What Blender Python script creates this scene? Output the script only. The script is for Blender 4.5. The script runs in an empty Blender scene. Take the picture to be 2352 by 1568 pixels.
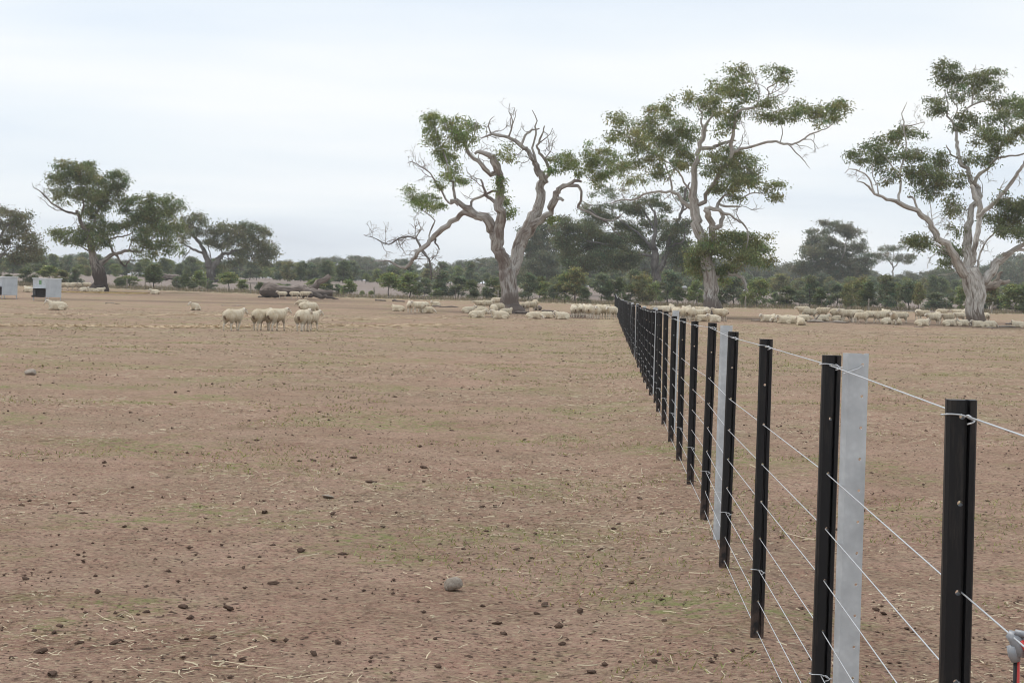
import bpy, bmesh, math, random
import numpy as np
from mathutils import Matrix, Vector

# ------------------------------------------------------------------ camera
S = bpy.context.scene
col = S.collection
rng = np.random.default_rng(7)
random.seed(7)
VW, VH, FPX = 2352.0, 1568.0, 4000.0          # photo measured on a 2352 x 1568 grid
CAM = np.array([0.0, 0.0, 1.35])
th, ro = math.atan(132 / FPX), math.radians(1.3)
fw = np.array([0, math.cos(th), -math.sin(th)])
_r0 = np.array([1.0, 0, 0]); _u0 = np.cross(_r0, fw)
rt = _r0 * math.cos(ro) + _u0 * math.sin(ro)
up = -_r0 * math.sin(ro) + _u0 * math.cos(ro)
cd = bpy.data.cameras.new('camera'); cam = bpy.data.objects.new('camera', cd); col.objects.link(cam)
cd.sensor_width = 36; cd.lens = 36 * FPX / VW; cd.clip_end = 6000; cd.clip_start = 0.05
cam.matrix_world = Matrix(((rt[0], up[0], -fw[0], CAM[0]), (rt[1], up[1], -fw[1], CAM[1]),
                           (rt[2], up[2], -fw[2], CAM[2]), (0, 0, 0, 1)))
S.camera = cam
# ------------------------------------------------------------------ light
SUN_EL, SUN_AZ = 58, -50          # degrees; azimuth measured from +Y to +X
w = bpy.data.worlds.new('World'); S.world = w; w.use_nodes = True
nt = w.node_tree; nt.nodes.clear()
def N(tree, typ, **kw):
    n = tree.nodes.new(typ)
    for k, v in kw.items():
        if k.startswith('i_'):
            n.inputs[k[2:].replace('_', ' ')].default_value = v
        elif k.startswith('n_'):
            n.inputs[int(k[2:])].default_value = v
        else: setattr(n, k, v)
    return n
def ramp(tree, fac, stops, interp='LINEAR'):
    n = tree.nodes.new('ShaderNodeValToRGB'); n.color_ramp.interpolation = interp
    e = n.color_ramp.elements
    while len(e) < len(stops): e.new(0.5)
    for q, (p, c) in zip(e, stops):
        q.position = p; q.color = (c, c, c, 1) if not hasattr(c, '__len__') else (*c, 1)
    tree.links.new(fac, n.inputs[0]); return n.outputs[0]
def mixc(tree, fac, a, b, mode='MIX'):
    n = tree.nodes.new('ShaderNodeMix'); n.data_type = 'RGBA'; n.blend_type = mode; n.clamp_factor = True
    for s, v in ((n.inputs[0], fac), (n.inputs[6], a), (n.inputs[7], b)):
        if hasattr(v, 'is_linked') or hasattr(v, 'links'): tree.links.new(v, s)
        elif hasattr(v, '__len__'): s.default_value = (*v, 1)
        else: s.default_value = v
    return n.outputs[2]
def math_(tree, op, a, b=0.0, clamp=False):
    n = tree.nodes.new('ShaderNodeMath'); n.operation = op; n.use_clamp = clamp
    for s, v in ((n.inputs[0], a), (n.inputs[1], b)):
        if hasattr(v, 'links'): tree.links.new(v, s)
        else: s.default_value = v
    return n.outputs[0]
sky = N(nt, 'ShaderNodeTexSky', sky_type='NISHITA', sun_disc=False)
sky.sun_elevation = math.radians(SUN_EL); sky.sun_rotation = math.radians(SUN_AZ)
sky.air_density = 1.0; sky.dust_density = 1.5; sky.ozone_density = 1.0
tc = N(nt, 'ShaderNodeTexCoord'); sep = N(nt, 'ShaderNodeSeparateXYZ')
nt.links.new(tc.outputs['Generated'], sep.inputs[0])
zz = math_(nt, 'ADD', math_(nt, 'MAXIMUM', sep.outputs[2], 0.0), 0.16)
cmb = N(nt, 'ShaderNodeCombineXYZ')
nt.links.new(math_(nt, 'DIVIDE', sep.outputs[0], zz), cmb.inputs[0])
nt.links.new(math_(nt, 'DIVIDE', sep.outputs[1], zz), cmb.inputs[1])
mp = N(nt, 'ShaderNodeMapping'); mp.inputs['Location'].default_value = (3.1, 1.7, 0); mp.inputs['Scale'].default_value = (0.62, 0.95, 1)
mp.inputs['Rotation'].default_value = (0, 0, math.radians(8))
nt.links.new(cmb.outputs[0], mp.inputs[0])
c1 = N(nt, 'ShaderNodeTexNoise'); c1.inputs['Scale'].default_value = 0.9; c1.inputs['Detail'].default_value = 7; c1.inputs['Roughness'].default_value = 0.46
c1.inputs['Distortion'].default_value = 0.25
nt.links.new(mp.outputs[0], c1.inputs[0])
cover = ramp(nt, c1.outputs[0], [(0.30, 0.72), (0.45, 0.90), (0.58, 1.0), (1, 1)])
tone = ramp(nt, c1.outputs[0], [(0.32, (0.70, 0.78, 0.90)), (0.47, (0.79, 0.845, 0.90)), (0.66, (0.885, 0.90, 0.90))])
bg1 = N(nt, 'ShaderNodeBackground'); bg1.inputs[1].default_value = 0.11
bg2 = N(nt, 'ShaderNodeBackground'); bg2.inputs[1].default_value = 1.0
mx = N(nt, 'ShaderNodeMixShader'); wo = N(nt, 'ShaderNodeOutputWorld')
nt.links.new(sky.outputs[0], bg1.inputs[0]); nt.links.new(tone, bg2.inputs[0])
nt.links.new(cover, mx.inputs[0]); nt.links.new(bg1.outputs[0], mx.inputs[1]); nt.links.new(bg2.outputs[0], mx.inputs[2])
nt.links.new(mx.outputs[0], wo.inputs[0])
ld = bpy.data.lights.new('sun', 'SUN'); ld.energy = 1.5; ld.angle = math.radians(16); ld.color = (1.0, 0.95, 0.87)
sun = bpy.data.objects.new('sun', ld); col.objects.link(sun)
sd = Vector((math.cos(math.radians(SUN_EL)) * math.sin(math.radians(SUN_AZ)), math.cos(math.radians(SUN_EL)) * math.cos(math.radians(SUN_AZ)), math.sin(math.radians(SUN_EL))))
sun.rotation_euler = sd.to_track_quat('Z', 'Y').to_euler(); sun.location = (0, 0, 60)
vs = S.view_settings; vs.view_transform = 'Standard'; vs.look = 'None'; vs.exposure = 0.2; vs.gamma = 1.0; vs.use_curve_mapping = False
S.cycles.use_denoising = True; S.cycles.filter_width = 1.05
S.cycles.max_bounces = 6; S.cycles.diffuse_bounces = 3; S.cycles.transmission_bounces = 4; S.cycles.volume_bounces = 1; S.cycles.transparent_max_bounces = 6

# ------------------------------------------------------------------ geometry of the place
def ray(x, y):
    d = fw + rt * (x - VW / 2) / FPX - up * (y - VH / 2) / FPX
    return d / d[1]
def P(x, y, d):
    return CAM + ray(x, y) * d
def project(p):
    v = np.asarray(p, float) - CAM; zc = v @ fw
    return VW / 2 + FPX * (v @ rt) / zc, VH / 2 - FPX * (v @ up) / zc
def hash2(ix, iy, seed):
    h = (ix.astype(np.int64) * 374761393 + iy.astype(np.int64) * 668265263 + seed * 982451653) & 0x7fffffff
    h = ((h ^ (h >> 13)) * 1274126177) & 0x7fffffff
    return ((h ^ (h >> 16)) & 0xffff) / 65535.0
def vnoise(x, y, seed=0):
    ix, iy = np.floor(x), np.floor(y); fx, fy = x - ix, y - iy
    fx = fx * fx * (3 - 2 * fx); fy = fy * fy * (3 - 2 * fy)
    a, b = hash2(ix, iy, seed), hash2(ix + 1, iy, seed); c, d = hash2(ix, iy + 1, seed), hash2(ix + 1, iy + 1, seed)
    return (a + (b - a) * fx) * (1 - fy) + (c + (d - c) * fx) * fy - 0.5
_py = np.array([-3000, 0, 30, 60, 90, 110, 122, 140, 153, 165, 178, 190, 215, 245, 300, 400, 700, 3000.])
_pz = np.array([0.0, 0, -.19, -.385, -.545, -.62, -.615, -.53, -.45, -.37, -.29, -.18, .18, .55, .82, 1.0, 1.1, 1.15])
_ty = np.concatenate([np.arange(-100, 800, 1.0)]); _tz = np.interp(_ty, _py, _pz)
_k = np.hanning(25); _k /= _k.sum(); _tz[14:-14] = np.convolve(_tz, _k, 'same')[14:-14]
def fenceX(Y): return 0.617 + 0.0545 * Y
def terr(X, Y):
    X = np.asarray(X, float); Y = np.asarray(Y, float)
    z = np.interp(Y, _ty, _tz)
    s = np.clip((Y - 185) / 80, 0, 1); s = s * s * (3 - 2 * s)
    z = z - s * np.clip(X, -150, 150) * 0.0036
    near = np.clip(1 - np.abs(Y) / 220, 0, 1)
    z = z + 0.035 * np.exp(-((X - fenceX(Y) + .05) / 0.35) ** 2) * near - 0.03 * np.exp(-((X - fenceX(Y) + .85) / 0.3) ** 2) * near
    f2 = np.clip(np.hypot(X, Y) / 4, 0, 1)
    z = z + f2 * (0.05 * vnoise(X / 3.1, Y / 3.1, 1) + 0.022 * vnoise(X / 0.9, Y / 0.9, 2)) + 0.20 * vnoise(X / 17, Y / 17, 3) * np.clip((Y - 25) / 60, 0, 1)
    return z
def terr1(X, Y): return float(terr(np.array([X]), np.array([Y]))[0])
def ground_col(x, d):
    y = VH / 2
    for _ in range(4):
        X = P(x, y, d)[0]; z = terr1(X, d); y = project((X, d, z))[1]
    return np.array([X, d, z])
_dd = np.concatenate([np.arange(3, 60, .1), np.arange(60, 420, .25)])
def ground_px(x, y):
    d = ray(x, y)
    Z = CAM[2] + d[2] * _dd - terr(d[0] * _dd, _dd)
    k = np.argmax(Z < 0)
    if Z[k] >= 0: k = len(_dd) - 1
    Y = _dd[k]
    if k > 0:
        a, b = Z[k - 1], Z[k]; Y = _dd[k - 1] + (_dd[k] - _dd[k - 1]) * a / (a - b)
    return np.array([d[0] * Y, Y, terr1(d[0] * Y, Y)])
def yB(X): return np.interp(X, [-120, -41.6, -7.3, 33, 120], [206, 188, 166, 160, 158])

# ------------------------------------------------------------------ materials
def material(name):
    m = bpy.data.materials.new(name); m.use_nodes = True
    t = m.node_tree; b = t.nodes['Principled BSDF']; return m, t, b
def noise(t, vec, scale, detail=5, rough=.55, dist=0.0):
    n = t.nodes.new('ShaderNodeTexNoise'); n.inputs['Scale'].default_value = scale; n.inputs['Detail'].default_value = detail
    n.inputs['Roughness'].default_value = rough; n.inputs['Distortion'].default_value = dist
    if vec is not None: t.links.new(vec, n.inputs[0])
    return n.outputs[0]
def mapping(t, vec, scale=(1, 1, 1), rot=(0, 0, 0), loc=(0, 0, 0)):
    n = t.nodes.new('ShaderNodeMapping'); n.inputs['Scale'].default_value = scale; n.inputs['Rotation'].default_value = rot; n.inputs['Location'].default_value = loc
    t.links.new(vec, n.inputs[0]); return n.outputs[0]
def attr(t, name, out='Fac'):
    n = t.nodes.new('ShaderNodeAttribute'); n.attribute_name = name; return n.outputs[out]
def bump(t, b, h, strength, dist):
    n = t.nodes.new('ShaderNodeBump'); n.inputs['Strength'].default_value = strength; n.inputs['Distance'].default_value = dist
    t.links.new(h, n.inputs['Height']); t.links.new(n.outputs[0], b.inputs['Normal'])
def geo_pos(t): return t.nodes.new('ShaderNodeNewGeometry').outputs['Position']
def objco(t): return t.nodes.new('ShaderNodeTexCoord').outputs['Object']
def objrand(t): return t.nodes.new('ShaderNodeObjectInfo').outputs['Random']

def make_ground_mat():
    m, t, b = material('bare_soil'); p = geo_pos(t)
    big = noise(t, p, 0.16, 5, .6); mid = noise(t, p, 1.1, 7, .7); fine = noise(t, p, 11, 7, .75); grit = noise(t, p, 45, 5, .8); lump = noise(t, p, 26, 4, .6)
    # pinkish red loam, paler where dust is loose
    base = ramp(t, mid, [(.30, (.270, .149, .106)), (.44, (.385, .228, .168)), (.58, (.475, .297, .226)), (.76, (.525, .347, .273))])
    base = mixc(t, ramp(t, fine, [(.34, .75), (.49, 0.0)]), base, (.150, .090, .064))
    base = mixc(t, ramp(t, grit, [(.40, .85), (.475, 0)]), base, (.125, .078, .056))
    base = mixc(t, ramp(t, grit, [(.53, 0), (.64, .65)]), base, (.50, .40, .29))
    # trampled litter and old chaff lies in patches, thicker away from the fence line
    litter = math_(t, 'MULTIPLY', ramp(t, big, [(.38, .12), (.60, .95)]), ramp(t, noise(t, p, 3.8, 8, .78), [(.38, 0), (.56, 1)]))
    litter = math_(t, 'ADD', litter, math_(t, 'MULTIPLY', attr(t, 'far_litter'), ramp(t, noise(t, p, 2.4, 8, .8), [(.34, .25), (.58, 1)])), True)
    base = mixc(t, math_(t, 'MULTIPLY', litter, .66), base, ramp(t, noise(t, p, 30, 5, .8), [(.32, (.110, .080, .053)), (.47, (.250, .185, .125)), (.62, (.42, .33, .235))]))
    # straw flecks, short strokes lying every way
    for rz, lo, sc in ((.3, 0, 2.0), (-.9, 7.3, 2.6), (1.5, 3.1, 2.2), (.9, 11.7, 3.2)):
        q = noise(t, mapping(t, p, (6.5, 42, 1), (0, 0, rz), (lo, lo, 0)), sc, 2, .5)
        base = mixc(t, ramp(t, q, [(.645, 0), (.675, .80)]), base, (.60, .50, .33))
    # dark crumbs of two sizes
    v = t.nodes.new('ShaderNodeTexVoronoi'); v.inputs['Scale'].default_value = 24; t.links.new(p, v.inputs[0])
    cr = math_(t, 'MULTIPLY', ramp(t, v.outputs['Distance'], [(.13, 1), (.27, 0)]), ramp(t, noise(t, p, 3.1, 5, .7), [(.38, 0), (.50, .9)]))
    base = mixc(t, cr, base, (.080, .052, .040))
    v2 = t.nodes.new('ShaderNodeTexVoronoi'); v2.inputs['Scale'].default_value = 4.2; t.links.new(p, v2.inputs[0])
    base = mixc(t, ramp(t, v2.outputs['Distance'], [(.06, .8), (.11, 0)]), base, (.085, .056, .044))
    # green pick
    g = math_(t, 'MULTIPLY', ramp(t, noise(t, p, .38, 5, .65), [(.51, 0), (.60, 1)]), ramp(t, noise(t, p, 10, 6, .78), [(.47, 0), (.57, .8)]))
    base = mixc(t, math_(t, 'MULTIPLY', g, math_(t, 'SUBTRACT', 1, attr(t, 'zone'))), base, mixc(t, grit, (.13, .155, .045), (.34, .37, .14)))
    # sheep camps: dung-dark soil plus shade under trees and sheep, painted into the colour
    base = mixc(t, math_(t, 'MULTIPLY', attr(t, 'camp_shade'), ramp(t, mid, [(.3, .95), (.7, .6)])), base, mixc(t, fine, (.085, .058, .043), (.19, .128, .094)))
    base = mixc(t, math_(t, 'MULTIPLY', attr(t, 'strip'), ramp(t, fine, [(.35, .25), (.6, .9)])), base, (.50, .41, .27))
    dry = mixc(t, noise(t, p, .8, 7, .75), (.170, .132, .115), (.36, .298, .262))
    base = mixc(t, attr(t, 'zone'), base, dry)
    t.links.new(base, b.inputs['Base Color']); b.inputs['Roughness'].default_value = .95; b.inputs['Specular IOR Level'].default_value = .12
    h = math_(t, 'ADD', math_(t, 'MULTIPLY', fine, 1.0), math_(t, 'MULTIPLY', lump, .55))
    h = math_(t, 'ADD', h, math_(t, 'ADD', math_(t, 'MULTIPLY', grit, .35), math_(t, 'MULTIPLY', cr, .35)))
    bump(t, b, h, 1.0, .045)
    return m
def leaf_mat(name='gum_leaves', tr=.34):
    m, t, b = material(name)
    c = attr(t, 'Col', 'Color'); t.links.new(c, b.inputs['Base Color']); b.inputs['Roughness'].default_value = .5; b.inputs['Specular IOR Level'].default_value = .35
    tl = t.nodes.new('ShaderNodeBsdfTranslucent'); t.links.new(mixc(t, 1.0, c, (1.3, 1.25, .7), 'MULTIPLY'), tl.inputs[0])
    ms = t.nodes.new('ShaderNodeMixShader'); ms.inputs[0].default_value = tr; t.links.new(b.outputs[0], ms.inputs[1]); t.links.new(tl.outputs[0], ms.inputs[2])
    t.links.new(ms.outputs[0], t.nodes['Material Output'].inputs[0]); return m
def bark_mat(name, pale, mid, dark, rough_h, butt, amount=.5):
    """smooth pale gum bark shedding in long streaks, rough fibrous butt below rough_h metres"""
    m, t, b = material(name)
    uv = t.nodes.new('ShaderNodeUVMap').outputs[0]; hb = attr(t, 'hb'); p = geo_pos(t)
    st = noise(t, mapping(t, uv, (3.4, .9, 1)), 1.0, 7, .68, .9)
    fib = noise(t, mapping(t, uv, (26, 2.2, 1)), 1.0, 5, .65)
    pat = noise(t, p, .55, 4, .55)
    c = ramp(t, st, [(.34, dark), (.44, mid), (.53, pale), (.74, tuple(min(1, q * 1.25) for q in pale))])
    c = mixc(t, ramp(t, pat, [(.50, 0), (.62, amount)]), c, dark)
    c = mixc(t, ramp(t, fib, [(.36, .55), (.55, 0)]), c, tuple(q * .45 for q in dark))
    low = ramp(t, math_(t, 'ADD', math_(t, 'DIVIDE', hb, rough_h * 2), math_(t, 'MULTIPLY', math_(t, 'SUBTRACT', st, .5), 1.4)), [(.38, 1), (.62, 0)])
    c = mixc(t, low, c, mixc(t, fib, tuple(q * .5 for q in butt), tuple(q * 1.35 for q in butt)))
    t.links.new(c, b.inputs['Base Color']); b.inputs['Roughness'].default_value = .85; b.inputs['Specular IOR Level'].default_value = .2
    bump(t, b, math_(t, 'ADD', fib, math_(t, 'MULTIPLY', st, .5)), .6, .04)
    return m
M = {}
M['ground'] = make_ground_mat()
M['leaf'] = leaf_mat()
M['bark_silver'] = bark_mat('silver_gum_bark', (.50, .475, .445), (.31, .27, .24), (.165, .120, .100), 1.2, (.17, .135, .115), .75)
M['bark_pale'] = bark_mat('pale_gum_bark', (.55, .52, .48), (.40, .36, .325), (.20, .155, .13), 1.3, (.18, .148, .128), .35)
M['bark_white'] = bark_mat('ribbon_gum_bark', (.62, .59, .55), (.42, .38, .335), (.18, .14, .115), .9, (.17, .135, .11), .25)
M['bark_dark'] = bark_mat('rough_gum_bark', (.33, .295, .26), (.22, .185, .16), (.105, .083, .072), 2.6, (.075, .058, .050), .5)
M['bark_grey'] = bark_mat('grey_gum_bark', (.26, .24, .225), (.185, .168, .155), (.095, .083, .075), 1.5, (.095, .082, .074), .5)
M['dead'] = bark_mat('weathered_wood', (.29, .24, .21), (.175, .138, .117), (.075, .056, .046), .01, (.1, .08, .07), .5)
M['deadpale'] = bark_mat('bleached_wood', (.42, .37, .32), (.30, .255, .215), (.16, .125, .10), .01, (.2, .16, .13), .3)
def simple(name, c, rough=.6, metal=0.0, spec=.4, var=.0, scale=20, c2=None, bumpd=0):
    m, t, b = material(name)
    if var:
        n = noise(t, objco(t), scale, 5, .65)
        c = mixc(t, ramp(t, n, [(.35, 0), (.68, 1)]), c, c2 or tuple(q * (1 - var) for q in c)); t.links.new(c, b.inputs[0])
        if bumpd: bump(t, b, n, .6, bumpd)
    else: b.inputs[0].default_value = (*c, 1)
    b.inputs['Roughness'].default_value = rough; b.inputs['Metallic'].default_value = metal; b.inputs['Specular IOR Level'].default_value = spec
    return m
M['wire'] = simple('galvanised_wire', (.62, .64, .66), .38, .55)
def post_mat():
    m, t, b = material('black_plastic'); o = objco(t)
    d = ramp(t, noise(t, mapping(t, o, (40, 40, 5)), 1.0, 5, .7), [(.55, 0), (.78, .5)])
    c = mixc(t, d, (.010, .010, .0115), (.075, .060, .048))
    sep = t.nodes.new('ShaderNodeSeparateXYZ'); t.links.new(o, sep.inputs[0])
    low = math_(t, 'MULTIPLY', ramp(t, sep.outputs[2], [(.0, 1), (.16, 0)]), ramp(t, noise(t, o, 25, 4), [(.38, 0), (.6, .75)]))
    c = mixc(t, low, c, (.16, .105, .08))
    t.links.new(c, b.inputs[0]); b.inputs['Roughness'].default_value = .48; b.inputs['Specular IOR Level'].default_value = .35
    bump(t, b, noise(t, mapping(t, o, (90, 90, 4)), 1.0, 3), .25, .002); return m
M['post'] = post_mat()
def galv(name, a, bb, metal=.35, rough=.5, scale=5):
    m, t, b = material(name); o = objco(t)
    n = noise(t, o, scale, 6, .6); v = t.nodes.new('ShaderNodeTexVoronoi'); v.inputs['Scale'].default_value = 55; t.links.new(o, v.inputs[0])
    c = mixc(t, ramp(t, n, [(.36, 0), (.66, 1)]), a, bb)
    c = mixc(t, ramp(t, v.outputs['Distance'], [(.1, 0), (.6, .25)]), c, tuple(q * .85 for q in a))
    t.links.new(c, b.inputs[0]); b.inputs['Metallic'].default_value = metal; t.links.new(ramp(t, n, [(.3, rough - .12), (.7, rough + .15)]), b.inputs['Roughness'])
    return m
M['steel'] = galv('galvanised_steel', (.47, .50, .525), (.66, .69, .71), .3, .5, 9)
M['sheet'] = galv('galvanised_sheet', (.46, .50, .54), (.62, .66, .70), .45, .45, 1.6)
M['lid'] = simple('pale_lid_edge', (.72, .75, .77), .4, .2)
M['dark'] = simple('dark_opening', (.035, .032, .03), .9, var=.5)
M['rust'] = simple('rusty_steel', (.16, .12, .10), .8, .1, var=.5, scale=9)
M['wood'] = simple('weathered_post_wood', (.30, .27, .22), .9, var=.45, scale=8)
M['clod'] = simple('dung_and_clods', (.085, .058, .045), .95, 0, .1, .55, 60, (.175, .115, .086), .01)
M['straw'] = simple('straw', (.62, .525, .36), .75, 0, .3, .45, 3)
M['trail'] = simple('trampled_straw', (.64, .49, .33), .8, 0, .3, .3, 3)
M['grain'] = simple('spilt_yellow_feed', (.50, .36, .15), .8, 0, .3, .35, 2)
M['grass'] = leaf_mat('short_grass', .3)
M['stone'] = simple('grey_stone', (.40, .345, .29), .9, 0, .2, .5, 3, (.27, .23, .19), .03)
M['red'] = simple('red_plastic', (.62, .055, .045), .35, 0, .5)
M['grey'] = simple('grey_cast_metal', (.36, .37, .39), .5, .3, .4, .35, 60, (.24, .25, .27))
M['black'] = simple('black_rubber', (.02, .02, .022), .6)
M['white'] = simple('white_paint', (.7, .7, .68), .6)
M['roof'] = simple('pale_roof_iron', (.30, .30, .30), .5, .2)
M['brickgreen'] = simple('green_printed_sticker', (.16, .30, .15), .6)
def sheep_mat():
    m, t, b = material('fleece'); o = objco(t)
    c = attr(t, 'Col', 'Color'); n = noise(t, o, 22, 5, .7); n2 = noise(t, o, 4, 4)
    c = mixc(t, ramp(t, n, [(.35, .55), (.6, 0)]), c, (.80, .74, .66), 'MULTIPLY')
    c = mixc(t, ramp(t, n2, [(.42, 0), (.7, .5)]), c, (.82, .74, .62), 'MULTIPLY')
    c = mixc(t, math_(t, 'MULTIPLY', objrand(t), .75), c, (.80, .76, .70), 'MULTIPLY')
    t.links.new(c, b.inputs[0]); b.inputs['Roughness'].default_value = .95; b.inputs['Specular IOR Level'].default_value = .1
    b.inputs['Sheen Weight'].default_value = .15
    bump(t, b, n, .8, .02); return m
M['sheep'] = sheep_mat()

# ------------------------------------------------------------------ mesh helpers
def tag(o, label=None, cat=None, group=None, kind=None):
    if label: o['label'] = label
    if cat: o['category'] = cat
    if group: o['group'] = group
    if kind: o['kind'] = kind
    return o
def link(name, data, parent=None, loc=None):
    o = bpy.data.objects.new(name, data); col.objects.link(o)
    if parent is not None: o.parent = parent
    if loc is not None: o.location = loc
    return o
def empty(name, loc=(0, 0, 0), rz=0):
    o = link(name, None, None, loc); o.rotation_euler = (0, 0, rz); o.empty_display_size = .3; return o
def mesh_np(name, V, faces, mat, uv=None, cols=None, hb=None, smooth=False):
    """faces: list of int arrays (n,3) or (n,4); uv per loop; cols per vertex; hb per vertex"""
    me = bpy.data.meshes.new(name); V = np.asarray(V, np.float32)
    me.vertices.add(len(V)); me.vertices.foreach_set('co', V.ravel())
    idx = np.concatenate([f.ravel() for f in faces]).astype(np.int32)
    tot = np.concatenate([np.full(len(f), f.shape[1], np.int32) for f in faces])
    st = np.concatenate([[0], np.cumsum(tot)[:-1]]).astype(np.int32)
    me.loops.add(len(idx)); me.loops.foreach_set('vertex_index', idx)
    me.polygons.add(len(tot)); me.polygons.foreach_set('loop_start', st); me.polygons.foreach_set('loop_total', tot)
    if smooth: me.polygons.foreach_set('use_smooth', np.ones(len(tot), bool))
    if uv is not None:
        l = me.uv_layers.new(name='UVMap'); l.data.foreach_set('uv', np.asarray(uv, np.float32).ravel())
    if cols is not None:
        a = me.color_attributes.new('Col', 'FLOAT_COLOR', 'POINT'); c4 = np.ones((len(V), 4), np.float32); c4[:, :3] = cols; a.data.foreach_set('color', c4.ravel())
    if hb is not None:
        a = me.attributes.new('hb', 'FLOAT', 'POINT'); a.data.foreach_set('value', np.asarray(hb, np.float32))
    me.materials.append(mat); me.update(calc_edges=True); me.validate(); return me
def catmull(p, n):
    p = np.asarray(p, float); q = np.vstack([2 * p[0] - p[1], p, 2 * p[-1] - p[-2]]); out = []
    for i in range(1, len(q) - 2):
        tt = np.linspace(0, 1, n, endpoint=False)[:, None]
        a, b, c, d = q[i - 1], q[i], q[i + 1], q[i + 2]
        out.append(.5 * ((2 * b) + (c - a) * tt + (2 * a - 5 * b + 4 * c - d) * tt ** 2 + (3 * b - a - 3 * c + d) * tt ** 3))
    return np.vstack(out + [q[-2:-1]])
def tube_arrays(pts, rad, sides=8, lump=0.0, cap=True, seed=0, z0=0.0, flute=0.0):
    n = len(pts); T = np.gradient(pts, axis=0); T /= np.linalg.norm(T, axis=1)[:, None] + 1e-9
    a = np.array([0, 1.0, 0]) if abs(T[0][1]) < .9 else np.array([1.0, 0, 0])
    U = np.zeros_like(pts); u = a - T[0] * (a @ T[0]); u /= np.linalg.norm(u); U[0] = u
    for i in range(1, n):
        u = u - T[i] * (u @ T[i]); u /= np.linalg.norm(u) + 1e-9; U[i] = u
    Wv = np.cross(T, U); ang = np.linspace(0, 2 * np.pi, sides, endpoint=False)
    L = np.concatenate([[0], np.cumsum(np.linalg.norm(np.diff(pts, axis=0), axis=1))])
    R = np.asarray(rad)[:, None] * np.ones((1, sides))
    if lump:
        R = R * (1 + lump * 2 * vnoise(np.tile(ang * 1.4 + seed, (n, 1)), np.tile((L / (2.5 * max(np.mean(rad), .02)))[:, None], (1, sides)) + seed * 3.1, seed))
    if flute:
        R = R * (1 + flute * np.cos(ang * 5 + seed)[None, :] + flute * .6 * np.cos(ang * 8 + 1.3 * seed)[None, :])
    V = pts[:, None, :] + R[:, :, None] * (np.cos(ang)[None, :, None] * U[:, None, :] + np.sin(ang)[None, :, None] * Wv[:, None, :])
    V = V.reshape(-1, 3)
    i = np.arange(n - 1)[:, None] * sides; j = np.arange(sides)[None, :]; j2 = (j + 1) % sides
    F = np.stack([i + j, i + j2, i + sides + j2, i + sides + j], -1).reshape(-1, 4)
    cu = (np.arange(sides + 1) / sides) * 2 * np.pi * float(np.max(rad)) ; uo = seed * 1.7
    uvs = np.empty((n - 1, sides, 4, 2)); uvs[:, :, 0, 0] = uvs[:, :, 3, 0] = cu[None, :-1] + uo; uvs[:, :, 1, 0] = uvs[:, :, 2, 0] = cu[None, 1:] + uo
    uvs[:, :, 0, 1] = uvs[:, :, 1, 1] = L[:-1, None]; uvs[:, :, 2, 1] = uvs[:, :, 3, 1] = L[1:, None]
    uvs = uvs.reshape(-1, 2); faces = [F]; hb = V[:, 2] - z0
    if cap:
        V = np.vstack([V, pts[0], pts[-1]]); c0, c1 = n * sides, n * sides + 1; hb = np.concatenate([hb, [pts[0][2] - z0, pts[-1][2] - z0]])
        jj = np.arange(sides); k2 = (jj + 1) % sides
        A = np.stack([np.full(sides, c0), k2, jj], -1); B = np.stack([np.full(sides, c1), (n - 1) * sides + jj, (n - 1) * sides + k2], -1)
        faces.append(np.vstack([A, B])); uvs = np.vstack([uvs, np.zeros((6 * sides, 2))])
    return V, faces, uvs, hb
def tube_mesh(name, pts, rad, mat, sides=8, lump=0.0, seed=0, z0=0.0, smooth=True, flute=0.0):
    V, F, uv, hb = tube_arrays(np.asarray(pts, float), np.asarray(rad, float), sides, lump, True, seed, z0, flute)
    return mesh_np(name, V, F, mat, uv=uv, hb=hb, smooth=smooth)
def join_tubes(name, specs, mat, smooth=True):
    Vs, Q, T3, U4, U3, H = [], [], [], [], [], []; off = 0
    for (p, r, s) in specs:
        V, F, uv, hb = tube_arrays(np.asarray(p, float), np.asarray(r, float), s)
        nq = len(F[0]) * 4; Vs.append(V); Q.append(F[0] + off); T3.append(F[1] + off); U4.append(uv[:nq]); U3.append(uv[nq:]); H.append(hb); off += len(V)
    return mesh_np(name, np.vstack(Vs), [np.vstack(Q), np.vstack(T3)], mat, uv=np.vstack(U4 + U3), hb=np.concatenate(H), smooth=smooth)
def boxes(name, lst, mat, bevel=0.0):
    bm = bmesh.new()
    for (x0, x1, y0, y1, z0, z1) in lst:
        r = bmesh.ops.create_cube(bm, size=1)['verts']
        for v in r: v.co = Vector(((x0 + x1) / 2 + v.co.x * (x1 - x0), (y0 + y1) / 2 + v.co.y * (y1 - y0), (z0 + z1) / 2 + v.co.z * (z1 - z0)))
    if bevel: bmesh.ops.bevel(bm, geom=list(bm.edges), offset=bevel, segments=1, affect='EDGES')
    me = bpy.data.meshes.new(name); bm.to_mesh(me); bm.free(); me.materials.append(mat); return me
def copy_tree(o, parent=None):
    c = o.copy(); col.objects.link(c); c.parent = parent
    for ch in list(o.children): copy_tree(ch, c)
    return c

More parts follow.
